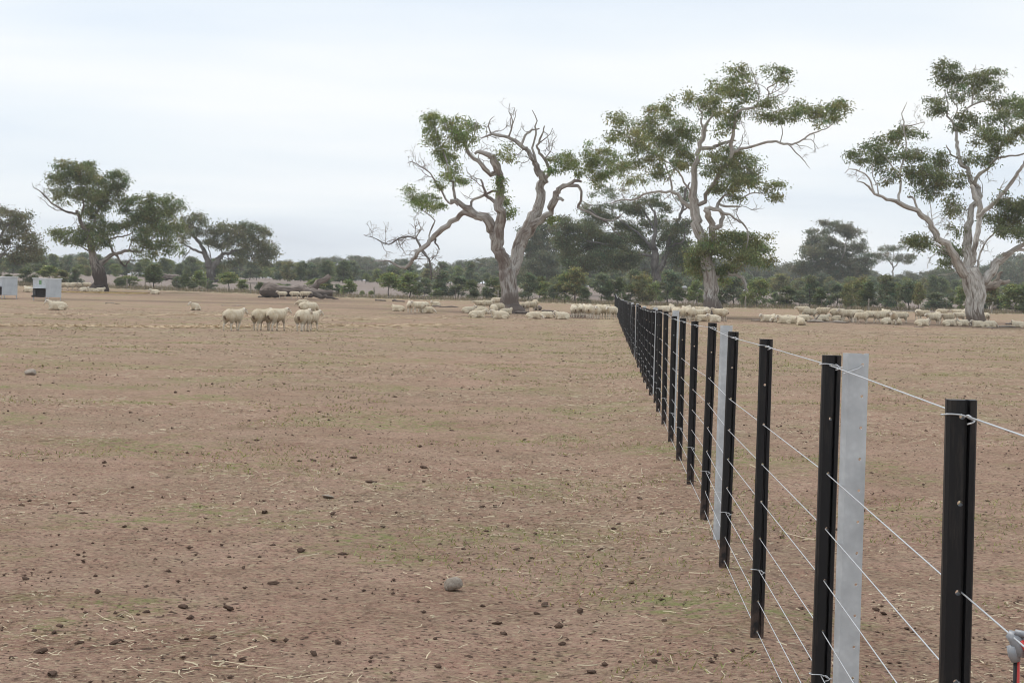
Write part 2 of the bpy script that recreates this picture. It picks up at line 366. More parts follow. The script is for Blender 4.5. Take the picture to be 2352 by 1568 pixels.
# ------------------------------------------------------------------ ground sheet
CAMP_SHADES = []     # dung soil and painted shade patches, each (X, Y, rx, ry, strength)
def build_ground():
    a = np.concatenate([np.linspace(-180, -40, 40, endpoint=False), np.linspace(-40, -24, 40, endpoint=False), np.linspace(-24, 24, 340, endpoint=False), np.linspace(24, 40, 40, endpoint=False), np.linspace(40, 180, 40, endpoint=False)])
    a = np.radians(a); r = np.concatenate([np.linspace(.5, 4, 12, endpoint=False), 4 * np.exp(np.linspace(0, math.log(260 / 4), 450, endpoint=False)), 260 * np.exp(np.linspace(0, math.log(1600 / 260), 50))])
    A, R = np.meshgrid(a, r); X = (R * np.sin(A)).ravel(); Y = (R * np.cos(A)).ravel()
    dn = np.clip(np.hypot(X, Y) / 3, 0, 1)
    Z = terr(X, Y) + dn * (0.014 * vnoise(X / .19, Y / .19, 5) + .013 * vnoise(X / .075, Y / .075, 6) * (np.hypot(X, Y) < 40))
    V = np.column_stack([X, Y, Z]); V = np.vstack([V, [0, 0, terr1(0, 0)]])
    n, k = len(r), len(a); i = np.arange(n - 1)[:, None] * k; j = np.arange(k)[None, :]; j2 = (j + 1) % k
    Q = np.stack([i + j, i + k + j, i + k + j2, i + j2], -1).reshape(-1, 4)
    jj = np.arange(k); T3 = np.stack([np.full(k, n * k), jj, (jj + 1) % k], -1)
    me = mesh_np('ground', V, [Q, T3], M['ground'], smooth=True)
    X, Y = V[:, 0], V[:, 1]
    zone = np.clip((Y - yB(X) - .2 + 1.6 * vnoise(X / 2.1, Y / 2.1, 9)) / 1.2, 0, 1)
    camp_shade = np.zeros(len(V))
    for (cx, cy, rx, ry, s) in CAMP_SHADES:
        camp_shade = np.maximum(camp_shade, s * np.exp(-(((X - cx) / rx) ** 2 + ((Y - cy) / ry) ** 2)))
    dist = np.hypot(X, Y); far = np.clip((dist - 10) / 70, 0, .55) * (1 - zone)
    strip = np.exp(-((Y - yB(X) + 1.4) / .7) ** 2) * .8
    strip = np.maximum(strip, .55 * np.exp(-((X - fenceX(Y) + .7) / .5) ** 2) * np.clip((Y - 40) / 50, 0, 1) * (Y < 165))
    for nm, v in (('zone', zone), ('camp_shade', camp_shade), ('far_litter', far), ('strip', strip)):
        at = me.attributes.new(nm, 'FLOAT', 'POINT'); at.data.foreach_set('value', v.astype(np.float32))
    tag(link('ground', me), kind='structure')

# ------------------------------------------------------------------ trees
def leaves_mesh(name, C, cols, L, Wd, mat, droop=.75, up_bias=0.0, out=None):
    n = len(C); D = rng.normal(size=(n, 3)) * .75
    if out is not None: D += out * .5
    D[:, 2] -= droop; D /= np.linalg.norm(D, axis=1)[:, None]
    Sv = np.cross(D, rng.normal(size=(n, 3))); Sv /= np.linalg.norm(Sv, axis=1)[:, None] + 1e-9
    l = (L * rng.uniform(.6, 1.3, n))[:, None]; wd = (Wd * rng.uniform(.7, 1.3, n))[:, None]
    V = np.stack([C, C + D * l * .45 + Sv * wd, C + D * l, C + D * l * .45 - Sv * wd], 1).reshape(-1, 3)
    F = np.arange(n * 4).reshape(-1, 4)
    return mesh_np(name, V, [F], mat, cols=np.repeat(cols, 4, 0))
def batch_twigs(name, paths, radii, mat, z0):
    Pp = np.asarray(paths); Rr = np.asarray(radii); m, n, _ = Pp.shape
    T = np.gradient(Pp, axis=1); T /= np.linalg.norm(T, axis=2)[..., None] + 1e-9
    a = np.tile(np.array([.31, .95, .11]), (m, n, 1)); U = np.cross(T, a); U /= np.linalg.norm(U, axis=2)[..., None] + 1e-9; Wv = np.cross(T, U)
    ang = np.array([0, 2.094, 4.189])
    V = Pp[:, :, None, :] + Rr[:, :, None, None] * (np.cos(ang)[None, None, :, None] * U[:, :, None, :] + np.sin(ang)[None, None, :, None] * Wv[:, :, None, :])
    idx = np.arange(m * n * 3).reshape(m, n, 3)
    F = np.stack([idx[:, :-1, :], np.roll(idx[:, :-1, :], -1, 2), np.roll(idx[:, 1:, :], -1, 2), idx[:, 1:, :]], -1).reshape(-1, 4)
    V = V.reshape(-1, 3)
    uv = np.zeros((len(F) * 4, 2)); uv[:, 0] = V[F.ravel(), 0] * .5 + V[F.ravel(), 1] * .4; uv[:, 1] = V[F.ravel(), 2]
    return mesh_np(name, V, [F], mat, uv=uv, hb=np.maximum(V[:, 2] - z0, 2.5), smooth=True)
def grow(limbs, blobs, bare, z0, leafcol, leaf=(.17, .028), per=46, k=7.0, rc=.27, sd=0, wig=.12, leafvar=.25):
    """limbs: list of (pts, radii). blobs/bare: list of (centre, radii3, density).
    Returns twig paths, twig radii, leaf centres, leaf colours, outward dirs"""
    g = np.random.default_rng(sd)
    nodes = np.vstack([p for p, r in limbs]); nrad = np.concatenate([r for p, r in limbs])
    tg = []
    for kind, lst in ((1, blobs), (0, bare)):
        for (c, rr, dens) in lst:
            rr = np.asarray(rr); area = math.pi * rr[0] * rr[2]
            n = max(2, int(dens * k * area * (1 if kind else .55)))
            d = g.normal(size=(n, 3)); d /= np.linalg.norm(d, axis=1)[:, None]
            q = d * (g.uniform(0, 1, n) ** .45)[:, None]
            for v in c + q * rr: tg.append((v, kind, q[0]))
    pts = np.array([t[0] for t in tg]); kinds = np.array([t[1] for t in tg])
    d0 = np.array([np.min(np.sum((nodes - p) ** 2, 1)) for p in pts]); order = np.argsort(d0)
    cap = len(nodes) + len(pts) * 4; NB = np.zeros((cap, 3)); NR = np.zeros(cap); n0 = len(nodes); NB[:n0] = nodes; NR[:n0] = nrad
    paths, radii = [], []
    for i in order:
        p = pts[i]; dv = NB[:n0] - p; dd = np.sum(dv * dv, 1) + 0.5 * np.maximum(dv[:, 2], 0) ** 2
        j = int(np.argmin(dd)); a = NB[j]; L = math.sqrt(np.sum((a - p) ** 2))
        if L < .03: continue
        mid1 = a + (p - a) * .33 + g.normal(size=3) * L * wig + np.array([0, 0, L * .08]); mid2 = a + (p - a) * .68 + g.normal(size=3) * L * wig + np.array([0, 0, L * .10])
        path = np.array([a, mid1, mid2, p + g.normal(size=3) * .03]); r0 = min(NR[j] * .8, .014 + .022 * L); r0 = max(r0, .012)
        rad = np.array([r0, r0 * .85, r0 * .65, max(.008, r0 * .45)])
        paths.append(path); radii.append(rad); NB[n0:n0 + 3] = path[1:]; NR[n0:n0 + 3] = rad[1:]; n0 += 3
    C, K, O = [], [], []
    lc = np.asarray(leafcol)
    for p in pts[kinds == 1]:
        n = int(per * g.uniform(.55, 1.4)); off = g.normal(size=(n, 3)) * np.array([rc, rc, rc * .6]) * g.uniform(.55, 1.15)
        C.append(p + off + np.array([0, 0, .05])); t = np.exp(g.normal() * leafvar * .6)
        cc = lc * t * np.exp(g.normal(size=(n, 1)) * leafvar) * (1 + g.normal(size=(n, 3)) * .05); cc[:, 0] *= 1 + .12 * g.normal()
        K.append(cc * 1.25); O.append(off / rc * .5)
    if C: return paths, radii, np.vstack(C), np.clip(np.vstack(K), .01, .6), np.vstack(O)
    return paths, radii, np.zeros((0, 3)), np.zeros((0, 3)), np.zeros((0, 3))
def dead_sprays(nodes, nrad, bare, sd):
    g = np.random.default_rng(sd + 5); paths, radii = [], []
    def walk(a, d, L, r, lvl):
        n = 7; p = [a]; d = d / np.linalg.norm(d)
        for i in range(n - 1):
            d = d + g.normal(size=3) * .34 + np.array([0, 0, .05]); d /= np.linalg.norm(d); p.append(p[-1] + d * L / (n - 1))
        p = np.array(p); paths.append(p); radii.append(np.linspace(r, max(.007, r * .4), n))
        if lvl < 2:
            for _ in range(int(g.integers(2, 5))):
                k = int(g.integers(1, n - 1)); dd = (p[k] - p[k - 1]); dd = dd / np.linalg.norm(dd) + g.normal(size=3) * .75
                walk(p[k], dd, L * g.uniform(.35, .65), max(.008, r * .6), lvl + 1)
    for (c, rr, dens) in bare:
        R = float(np.mean(rr)); dd = np.linalg.norm(nodes - c, axis=1); near = np.argsort(dd)[:14]
        for _ in range(max(2, int(dens * 1.3 + R * 1.2))):
            j = near[int(g.integers(len(near)))]; a = nodes[j]; t = c + g.normal(size=3) * np.asarray(rr) * .8; v = t - a; L = np.linalg.norm(v)
            walk(a, v, np.clip(L * 1.15, .5, 2.6 * R + .6), min(nrad[j] * .7, .014 + .018 * L), 0)
    return paths, radii
def smooth_limb(p, r, sd, crook=.05):
    g = np.random.default_rng(sd); p = np.asarray(p, float); L = np.sum(np.linalg.norm(np.diff(p, axis=0), axis=1))
    n = max(2, int(L / max(len(p) - 1, 1) / .22)); n = min(n, 9)
    q = catmull(p, n); rr = np.interp(np.linspace(0, len(p) - 1, len(q)), np.arange(len(p)), r)
    w_ = np.cumsum(g.normal(size=q.shape), 0); w_ -= np.linspace(0, 1, len(q))[:, None] * w_[-1]
    w2 = g.normal(size=q.shape) * .6
    amp = np.clip(rr * .42, .018, .07)[:, None]; amp[0] = amp[-1] = 0
    return q + (w_ + w2) * amp * (crook / .06), rr
def hero_tree(name, conv, depth, limbs2, blobs2, bare2, bark, leafcol, label, seed, drop=None, dens=1.0, spread=.45, leaf=(.18, .034), per=62, k=7.0, cat='tree', group=None, rc=.27, leafvar=.25, bare_d=1.0, radf=(.7, .8, .94), darkl=()):
    """limbs traced in photo units; the tree stands at `depth`, its limbs also reach forwards and back"""
    g = np.random.default_rng(seed); sc = conv(1, 0)[0] - conv(0, 0)[0]; m = sc * depth / FPX
    bx, by, _ = limbs2[0][0]; base = ground_col(conv(bx, by)[0], depth); root = empty(name, base); z0 = base[2]
    out = []; px2 = np.zeros((0, 2)); dep = np.zeros(0); org = np.array(base)
    # vertical nudge so the traced base sits on the ground here
    shift = base - P(*conv(bx, by), depth); shift[0] = 0
    for li, lm in enumerate(limbs2):
        a = np.array([q[:2] for q in lm], float); r = np.array([q[2] * (radf[0] if q[2] < 12 else radf[1] if q[2] < 25 else radf[2]) for q in lm], float) * m
        Lp = np.concatenate([[0], np.cumsum(np.linalg.norm(np.diff(a, axis=0), axis=1))])
        if li == 0: ds = np.zeros(len(a))
        else:
            j = np.argmin(np.sum((px2 - a[0]) ** 2, 1)); sl = g.choice([-1, 1]) * g.uniform(.35, 1.0) * spread
            if li % 2: sl = -abs(sl) if g.random() < .7 else sl
            else: sl = abs(sl) if g.random() < .7 else sl
            ds = dep[j] + Lp * m * sl
            if li > 0:            # start inside the parent so that the joint is covered
                pass
        p3 = np.array([P(*conv(*q), depth + d) for q, d in zip(a, ds)]) + shift
        if li == 0:
            p3 = np.vstack([p3[0] - np.array([0, 0, .35]), p3]); r = np.concatenate([[r[0] * 1.12], r])
        q3, rr = smooth_limb(p3, r, seed * 100 + li, .06)
        q3 -= org
        if li > 0:
            al = np.vstack([o_[0] for o_ in out]); q3[0] = al[np.argmin(np.sum((al - q3[0]) ** 2, 1))]
        out.append((q3, rr))
        n = len(q3); fr = np.linspace(0, len(a) - 1, n); px2 = np.vstack([px2, np.column_stack([np.interp(fr, np.arange(len(a)), a[:, 0]), np.interp(fr, np.arange(len(a)), a[:, 1])])]); dep = np.concatenate([dep, np.interp(fr, np.arange(len(a)), ds)])
    for li, (q3, rr) in enumerate(out):
        big = rr.max() > .18
        me = tube_mesh('trunk' if li == 0 else 'limb', q3, rr, M['bark_grey'] if li in darkl else bark, 20 if li == 0 else (12 if big else 7), .12, seed + li, 0.0, True, .018 if li == 0 else 0)
        link('trunk' if li == 0 else 'limb', me, root)
    def mk(lst, dd):
        res = []
        for b in lst:
            x, y, rx, ry = b[:4]; de = (b[4] if len(b) > 4 else 1.0) * dd
            j = np.argmin(np.sum((px2 - (x, y)) ** 2, 1)); rd = (rx + ry) / 2 * m
            dz = dep[j] + g.normal() * rd * .9
            c = P(*conv(x, y), depth + dz) + shift - org
            res.append((c, (rx * m * .92, rd, ry * m * .92), de * .72))
            if dd is dens:
                for _ in range(int(g.integers(2, 5))):
                    a_ = g.uniform(0, 6.283); f_ = g.uniform(.28, .5); o_ = np.array([math.cos(a_) * rx * m, g.normal() * rd * .7, math.sin(a_) * ry * m]) * g.uniform(.75, 1.1)
                    res.append((c + o_, (rx * m * f_, rd * f_, ry * m * f_ * .8), de))
        return res
    bares = mk(bare2, bare_d + 1e-6)
    pa, ra, C, K, O = grow(out, mk(blobs2, dens), [], 0, leafcol, per=per, k=k, sd=seed, rc=rc, leafvar=leafvar)
    pa = [catmull(p, 2) for p in pa]; ra = [np.interp(np.linspace(0, 3, 7), np.arange(4), r) for r in ra]
    if bares:
        nd = np.vstack([q for q, r in out]); nr = np.concatenate([r for q, r in out]); p2, r2 = dead_sprays(nd, nr, bares, seed); pa += p2; ra += r2
    if pa: tag(link('twigs', batch_twigs('twigs', pa, ra, bark, 0), root), kind='stuff')
    if len(C): link('crown', leaves_mesh('crown', C, K, leaf[0], leaf[1], M['leaf'], out=O), root)
    tag(root, label, cat, group)
    return root, base

def cv(ox, oy, s): return lambda x, y: ((ox + x / s) / 1.7415, (oy + y / s) / 1.7415)
Z1, Z2, Z3, Z4, Z5 = cv(0, 600, 1.96), cv(600, 800, 2.614), cv(1400, 400, 1.742), cv(2200, 200, 1.4258), cv(3300, 150, 1.3065)
VV = lambda x, y: (x, y)
def z4in3(x, y): return ((2200 + x / 1.4258 - 1400) * 1.742, (200 + y / 1.4258 - 400) * 1.742)
def conv43(lst, f=1.742 / 1.4258): return [(*z4in3(q[0], q[1]), *[v * f for v in q[2:4]], *q[4:]) for q in lst]

T1_limbs = [
 [(1128, 1492, 92), (1128, 1455, 72), (1125, 1400, 62), (1118, 1330, 58), (1110, 1250, 60), (1108, 1190, 54)],
 [(1100, 1260, 44), (1085, 1150, 42), (1073, 1060, 40), (1078, 960, 37), (1088, 860, 34), (1072, 775, 31), (1032, 722, 27), (1020, 650, 25), (1018, 560, 24), (990, 470, 25), (955, 405, 23), (905, 372, 17), (868, 385, 9)],
 [(1140, 1230, 44), (1163, 1100, 42), (1200, 990, 44), (1238, 900, 46), (1270, 810, 37), (1303, 710, 29), (1312, 620, 28), (1335, 580, 27), (1302, 530, 26), (1280, 470, 24), (1240, 420, 21), (1210, 350, 18), (1178, 308, 17), (1120, 270, 15), (1050, 250, 12), (975, 240, 10), (910, 277, 5)],
 [(1062, 1010, 34), (1018, 965, 36), (975, 900, 33), (930, 850, 30), (870, 812, 28), (800, 760, 22), (742, 715, 20), (700, 712, 13)],
 [(880, 815, 24), (800, 800, 21), (730, 830, 21), (650, 895, 21), (600, 950, 21), (560, 1010, 18), (500, 1055, 16), (460, 1110, 14), (400, 1155, 12), (340, 1155, 9), (280, 1125, 6.5), (210, 1125, 4), (165, 1132, 2.5)],
 [(1005, 530, 20), (930, 480, 19), (862, 405, 15), (820, 350, 12), (790, 290, 9), (740, 250, 6), (700, 235, 4)],
 [(742, 712, 12), (728, 640, 11), (722, 580, 10), (690, 520, 9), (670, 430, 8), (640, 340, 6), (610, 270, 5), (590, 200, 3)],
 [(735, 715, 9), (690, 715, 9), (640, 640, 8), (590, 570, 7), (560, 520, 5), (490, 470, 4), (430, 445, 3), (400, 450, 2)],
 [(500, 1055, 10), (460, 985, 9), (420, 963, 8), (340, 975, 7), (270, 1010, 5.5), (200, 985, 4), (150, 965, 3), (95, 948, 2)],
 [(505, 1065, 10), (545, 1110, 9), (555, 1160, 8), (562, 1220, 7), (565, 1255, 5), (600, 1246, 3), (650, 1246, 2)],
 [(590, 960, 10), (588, 1000, 8), (600, 1022, 7), (625, 1052, 4)],
 [(555, 1005, 7), (545, 950, 6), (570, 880, 7), (592, 850, 5), (540, 800, 4), (480, 760, 3)],
 [(1000, 640, 9), (960, 652, 10), (900, 680, 10), (855, 700, 11), (845, 735, 10), (845, 765, 6)],
 [(1040, 755, 15), (960, 680, 13), (935, 630, 10), (910, 562, 8)],
 [(1195, 330, 11), (1210, 265, 11), (1250, 225, 10), (1318, 208, 6)],
 [(1115, 268, 8), (1125, 210, 7), (1130, 150, 5), (1105, 95, 3.5), (1115, 30, 2)],
 [(1128, 190, 5), (1150, 120, 3.5), (1145, 60, 2)],
 [(1285, 455, 13), (1287, 400, 11), (1275, 340, 9), (1295, 250, 8), (1290, 190, 7), (1303, 150, 5), (1270, 80, 3)],
 [(1335, 580, 17), (1382, 510, 14), (1360, 440, 12), (1325, 370, 11), (1310, 320, 10), (1340, 250, 8), (1355, 188, 5)],
 [(1330, 300, 5), (1390, 250, 3), (1410, 205, 2)],
 [(985, 243, 6), (970, 190, 5), (975, 150, 3.5), (1010, 120, 2)],
 [(1240, 905, 30), (1320, 860, 24), (1380, 800, 23), (1410, 740, 26), (1432, 660, 22), (1480, 612, 15), (1560, 582, 13), (1612, 578, 10)],
 [(1440, 655, 18), (1500, 632, 15), (1560, 608, 14), (1625, 605, 12), (1645, 650, 11), (1630, 710, 10), (1610, 760, 11), (1650, 782, 9), (1700, 805, 8), (1745, 830, 7), (1830, 850, 6), (1900, 800, 4)],
 [(1425, 690, 14), (1465, 700, 13), (1488, 710, 11)],
] 
T1_limbs += [conv43([(215, 900, 6), (280, 960, 5), (340, 1000, 4), (380, 1050, 3), (435, 1090, 2)])]
T1_blobs = [(570, 210, 50, 80), (600, 300, 45, 45), (690, 180, 60, 55), (760, 235, 50, 65), (640, 370, 50, 45), (690, 420, 70, 45), (730, 505, 40, 55), (650, 570, 55, 45, .6), (860, 170, 60, 45, .6), (830, 265, 40, 55, .8), (1070, 385, 45, 55, .5),
 (450, 675, 65, 50, .55), (540, 715, 75, 50, .8), (610, 765, 55, 45, .8), (480, 740, 50, 30, .6), (1045, 610, 24, 48, 1.5), (1058, 712, 24, 32, 1.4), (1100, 790, 26, 26, 1.3), (1380, 845, 26, 24), (780, 590, 30, 30, .6), (720, 300, 60, 45, .7), (560, 140, 30, 25, .6)]
T1_blobs += conv43([(60, 640, 55, 55, .7), (130, 660, 55, 55, .9), (220, 590, 45, 50, .9), (270, 660, 65, 55), (320, 600, 38, 38, .8), (170, 700, 55, 35), (260, 740, 45, 35), (40, 700, 30, 30, .6), (390, 650, 50, 40, .6), (340, 720, 50, 40, .6)])
T1_bare = [(210, 900, 60, 60), (170, 1010, 60, 50), (250, 1100, 80, 50), (385, 1030, 60, 70), (380, 900, 45, 50), (440, 1090, 40, 40), (560, 1110, 50, 50), (470, 470, 70, 45), (540, 420, 50, 30), (1110, 90, 40, 60), (970, 150, 55, 40), (780, 100, 40, 60), (1140, 465, 55, 30), (640, 110, 60, 30), (900, 640, 60, 50), (820, 560, 30, 60), (430, 760, 50, 60), (1000, 300, 60, 40), (1480, 310, 60, 50), (990, 840, 20, 40), (620, 1150, 30, 40), (850, 330, 40, 60), (1190, 250, 30, 40)]
T2_limbs = [
 [(900, 1498, 66), (902, 1465, 54), (905, 1400, 43), (905, 1300, 39), (902, 1220, 37), (885, 1130, 34), (868, 1040, 31), (848, 960, 30), (850, 880, 27), (845, 800, 25), (840, 720, 22), (842, 650, 20), (870, 580, 18), (900, 510, 16), (902, 440, 14), (918, 370, 9), (940, 310, 7), (905, 265, 5), (880, 235, 3)],
 [(900, 1180, 24), (945, 1100, 22), (952, 1000, 24), (925, 930, 22), (885, 880, 18)],
 [(955, 1000, 18), (970, 900, 14), (945, 850, 12), (1000, 790, 7), (1080, 812, 6), (1150, 790, 5), (1230, 792, 3)],
 [(860, 860, 17), (925, 760, 15), (985, 660, 15), (1045, 575, 15), (1062, 500, 14), (1075, 420, 12), (1090, 350, 12), (1112, 310, 11), (1170, 300, 9), (1230, 280, 8), (1262, 230, 7), (1250, 190, 5), (1290, 160, 5), (1330, 130, 4), (1340, 88, 2.5)],
 [(1050, 560, 13), (1100, 540, 11), (1170, 525, 10), (1240, 500, 10), (1310, 505, 9), (1370, 510, 8), (1430, 490, 7), (1480, 455, 6), (1550, 430, 4.5), (1600, 400, 3.5), (1645, 368, 2)],
 [(1365, 510, 6), (1400, 555, 5), (1440, 590, 4), (1482, 645, 2)],
 [(1308, 500, 4.5), (1330, 450, 4), (1318, 395, 3)],
 [(1440, 485, 4), (1490, 482, 3), (1532, 535, 1.8)],
 [(1180, 300, 7), (1200, 250, 6), (1190, 190, 5), (1160, 120, 3.5), (1150, 78, 2)],
 [(1262, 250, 5), (1310, 230, 4), (1350, 210, 3), (1366, 183, 2)],
 [(905, 545, 14), (960, 520, 12), (1030, 494, 9), (1060, 490, 7)],
 [(838, 935, 19), (800, 900, 17), (760, 850, 15), (710, 800, 13), (650, 800, 10), (550, 795, 9), (480, 830, 8), (400, 830, 6), (340, 852, 4)],
 [(700, 795, 10), (692, 740, 9), (678, 690, 6), (650, 600, 5), (600, 500, 4)],
 [(690, 700, 6), (740, 600, 5), (720, 480, 4)],
 [(890, 875, 17), (940, 862, 14), (985, 890, 12), (1035, 902, 8), (1080, 940, 8), (1110, 970, 7), (1130, 1040, 6), (1108, 1145, 3)],
 [(960, 860, 10), (1030, 865, 9), (1087, 866, 6)],
 [(920, 1300, 13), (980, 1240, 12), (1050, 1220, 9), (1110, 1200, 5)],
 [(985, 1240, 12), (1060, 1250, 14), (1100, 1290, 13), (1130, 1345, 7)],
 [(905, 450, 9), (862, 392, 8), (872, 340, 5), (840, 280, 4)],
 [(850, 820, 9), (770, 745, 8), (700, 640, 6), (560, 560, 5), (450, 470, 4), (380, 430, 3)],
 [(905, 1150, 9), (985, 1120, 7), (1100, 1110, 6), (1200, 1120, 4)],
]
T2_blobs = [(1090, 130, 75, 55), (1040, 190, 60, 55), (1110, 220, 75, 55), (1280, 100, 65, 32, .8), (1325, 115, 25, 42, .7), (850, 260, 100, 50), (950, 210, 60, 50), (940, 320, 70, 45), (1000, 385, 55, 75, .9), (1060, 340, 35, 55, .8), (1200, 335, 60, 50, .8), (1235, 255, 35, 35, .6),
 (660, 290, 45, 50), (565, 318, 35, 25, .8), (430, 390, 85, 50), (345, 462, 38, 25, .8), (480, 450, 75, 50), (560, 395, 75, 60), (600, 470, 85, 60), (700, 420, 110, 60), (650, 520, 95, 50), (780, 470, 50, 60), (560, 545, 50, 40, .7), (480, 540, 45, 35, .5), (750, 560, 50, 55), (790, 620, 60, 50, .9), (700, 640, 50, 35, .8), (640, 680, 50, 40, .9), (500, 620, 60, 35, .6), (600, 600, 50, 35, .7), (400, 620, 50, 35, .5), (540, 700, 55, 35, .6), (440, 720, 55, 35, .6),
 (1000, 590, 105, 60), (1090, 600, 75, 60), (950, 665, 85, 50), (1130, 670, 85, 60), (1060, 725, 95, 42), (1180, 730, 75, 42), (1260, 765, 52, 36), (960, 745, 52, 32, .8), (1285, 795, 25, 25, .8), (1030, 790, 70, 30, .7),
 (1040, 1030, 80, 45, 1.4), (1150, 1050, 80, 50, 1.4), (900, 1085, 85, 55, 1.5), (1000, 1110, 100, 55, 1.5), (1200, 1120, 75, 60, 1.4), (1120, 1150, 95, 50, 1.4), (850, 1140, 70, 55, 1.4), (880, 1215, 90, 50, 1.4), (960, 1285, 50, 34), (1260, 1185, 36, 26), (825, 1190, 45, 50, 1.2), (1000, 1210, 55, 34), (1180, 1180, 60, 30),
 (1360, 340, 75, 42, .9), (1300, 382, 34, 26, .8), (1530, 310, 52, 28, .8), (1600, 298, 80, 36), (1672, 312, 34, 44, .8), (1540, 362, 52, 30, .7), (1592, 370, 44, 24, .6), (1420, 312, 26, 34, .6), (1420, 1000, 1, 1, .1)]
T2_blobs.pop()
T2_bare = [(1320, 200, 50, 40), (1120, 900, 40, 40), (1110, 1090, 15, 50), (1440, 580, 40, 40), (1520, 490, 40, 30), (1080, 470, 50, 40), (740, 880, 50, 40), (920, 810, 40, 40), (1060, 1230, 50, 30), (1150, 90, 20, 20), (1120, 430, 40, 30), (620, 830, 70, 30), (1020, 950, 60, 30), (960, 480, 40, 40)]
T3_limbs = [
 [(775, 1462, 72), (775, 1440, 60), (775, 1400, 53), (772, 1330, 52), (768, 1260, 57), (760, 1200, 54), (752, 1160, 44)],
 [(748, 1200, 32), (738, 1080, 27), (735, 1000, 26), (736, 900, 22), (742, 840, 20), (762, 770, 19), (757, 720, 22), (742, 690, 18), (715, 640, 16), (676, 590, 14), (676, 520, 12), (686, 470, 11), (662, 410, 10), (632, 370, 7), (640, 300, 5), (625, 230, 4)],
 [(780, 1160, 18), (778, 1100, 16), (780, 980, 19), (786, 880, 17), (776, 790, 20), (765, 730, 15)],
 [(728, 1190, 34), (692, 1120, 27), (650, 1050, 24), (610, 990, 22), (570, 930, 20), (530, 880, 18), (480, 855, 15), (400, 830, 15), (330, 800, 11), (270, 770, 9), (240, 735, 8), (210, 710, 5), (170, 705, 3)],
 [(382, 822, 9), (385, 760, 8), (390, 700, 8), (400, 620, 7), (425, 560, 7), (420, 490, 6), (410, 440, 6), (412, 400, 5), (400, 350, 4), (430, 293, 2.5)],
 [(412, 420, 4), (460, 410, 4), (520, 395, 2.5), (500, 440, 2)],
 [(390, 690, 6), (360, 640, 6), (330, 590, 4), (290, 560, 3)],
 [(265, 762, 7), (230, 690, 6), (180, 650, 5), (130, 640, 3), (105, 662, 2)],
 [(280, 745, 5), (250, 660, 4), (262, 600, 3)],
 [(480, 850, 8), (465, 800, 8), (436, 788, 8)],
 [(560, 925, 4), (552, 850, 3), (530, 760, 3)],
 [(672, 595, 7), (650, 550, 6), (634, 518, 4)],
 [(683, 440, 8), (720, 350, 8), (760, 310, 7), (850, 285, 7), (892, 265, 4)],
 [(768, 305, 7), (775, 220, 6), (770, 170, 4), (790, 98, 2.5)],
 [(662, 400, 6), (690, 330, 5), (640, 250, 4), (650, 160, 3)],
 [(760, 740, 15), (800, 680, 12), (850, 640, 10), (900, 590, 8), (960, 575, 7), (1010, 570, 6), (1070, 548, 5)],
 [(900, 588, 7), (920, 510, 7), (940, 440, 6), (942, 390, 4)],
 [(790, 890, 15), (832, 860, 15), (880, 830, 14), (930, 770, 13), (980, 700, 12), (1020, 650, 11), (1042, 600, 10), (1075, 535, 8), (1090, 440, 5)],
 [(798, 1235, 32), (840, 1190, 28), (880, 1130, 25), (922, 1080, 21), (990, 1050, 16), (1060, 1020, 13), (1130, 990, 8), (1200, 960, 5)],
 [(928, 1095, 12), (1000, 1085, 12), (1085, 1068, 9), (1170, 1060, 6)],
 [(802, 1190, 10), (800, 1110, 8), (835, 1030, 6), (900, 960, 5)],
 [(660, 1085, 6), (600, 1045, 4), (550, 1035, 3), (480, 1010, 2)],
 [(690, 1190, 4), (640, 1190, 3), (580, 1200, 2)],
]
T3_blobs = [(610, 150, 55, 50), (640, 108, 45, 25), (578, 290, 26, 34), (600, 342, 55, 44), (662, 182, 55, 45), (722, 172, 52, 34), (830, 172, 45, 34), (882, 140, 55, 30), (800, 250, 55, 35, .9), (880, 212, 35, 38, .8), (690, 252, 42, 45, .8), (782, 210, 35, 50, .7), (730, 372, 36, 26), (790, 392, 45, 34), (920, 312, 55, 36), (1000, 322, 55, 40), (1065, 335, 55, 55), (960, 372, 55, 45, .9), (880, 402, 45, 45, .8), (860, 482, 75, 34), (800, 502, 45, 34, .8), (900, 542, 55, 44), (842, 592, 45, 34), (742, 582, 26, 26, .8), (990, 502, 55, 34, .8), (1045, 452, 55, 55), (882, 452, 52, 34, .8), (700, 692, 36, 36, .8), (705, 445, 25, 30, .7),
 (440, 462, 105, 30), (372, 482, 36, 34), (270, 520, 65, 40), (180, 572, 55, 40), (300, 572, 55, 36, .9), (262, 612, 55, 44, .9), (340, 682, 36, 36, .9), (400, 562, 45, 36, .9), (480, 562, 75, 34), (572, 592, 65, 36), (540, 662, 85, 45), (472, 702, 55, 45), (602, 692, 45, 45), (552, 762, 75, 42), (492, 642, 55, 36), (612, 642, 36, 36), (672, 822, 36, 44, .7), (640, 872, 44, 36, .5), (682, 952, 36, 55, .5), (490, 1012, 55, 24), (448, 1002, 26, 26, .9), (522, 1042, 36, 18, .7), (642, 1082, 52, 36, .9), (642, 1142, 44, 36, .9), (702, 1062, 26, 36, .7),
 (980, 852, 75, 50, 1.2), (940, 922, 85, 44, 1.1), (1045, 882, 75, 70, 1.2), (980, 972, 85, 44), (882, 902, 44, 36, .8), (1085, 962, 55, 55, 1.2), (922, 802, 52, 26, .8), (1065, 822, 55, 36), (1130, 900, 60, 70), (1120, 420, 50, 60), (1150, 600, 50, 60), (1160, 480, 50, 60)]
T3_bare = [(440, 340, 40, 40), (500, 360, 40, 30), (640, 930, 50, 60), (840, 720, 60, 50), (880, 700, 40, 40), (600, 880, 40, 40), (180, 660, 50, 20), (800, 1050, 40, 60), (830, 1120, 30, 40), (560, 960, 30, 40), (1000, 720, 40, 30), (700, 900, 30, 40), (580, 1160, 40, 50)]
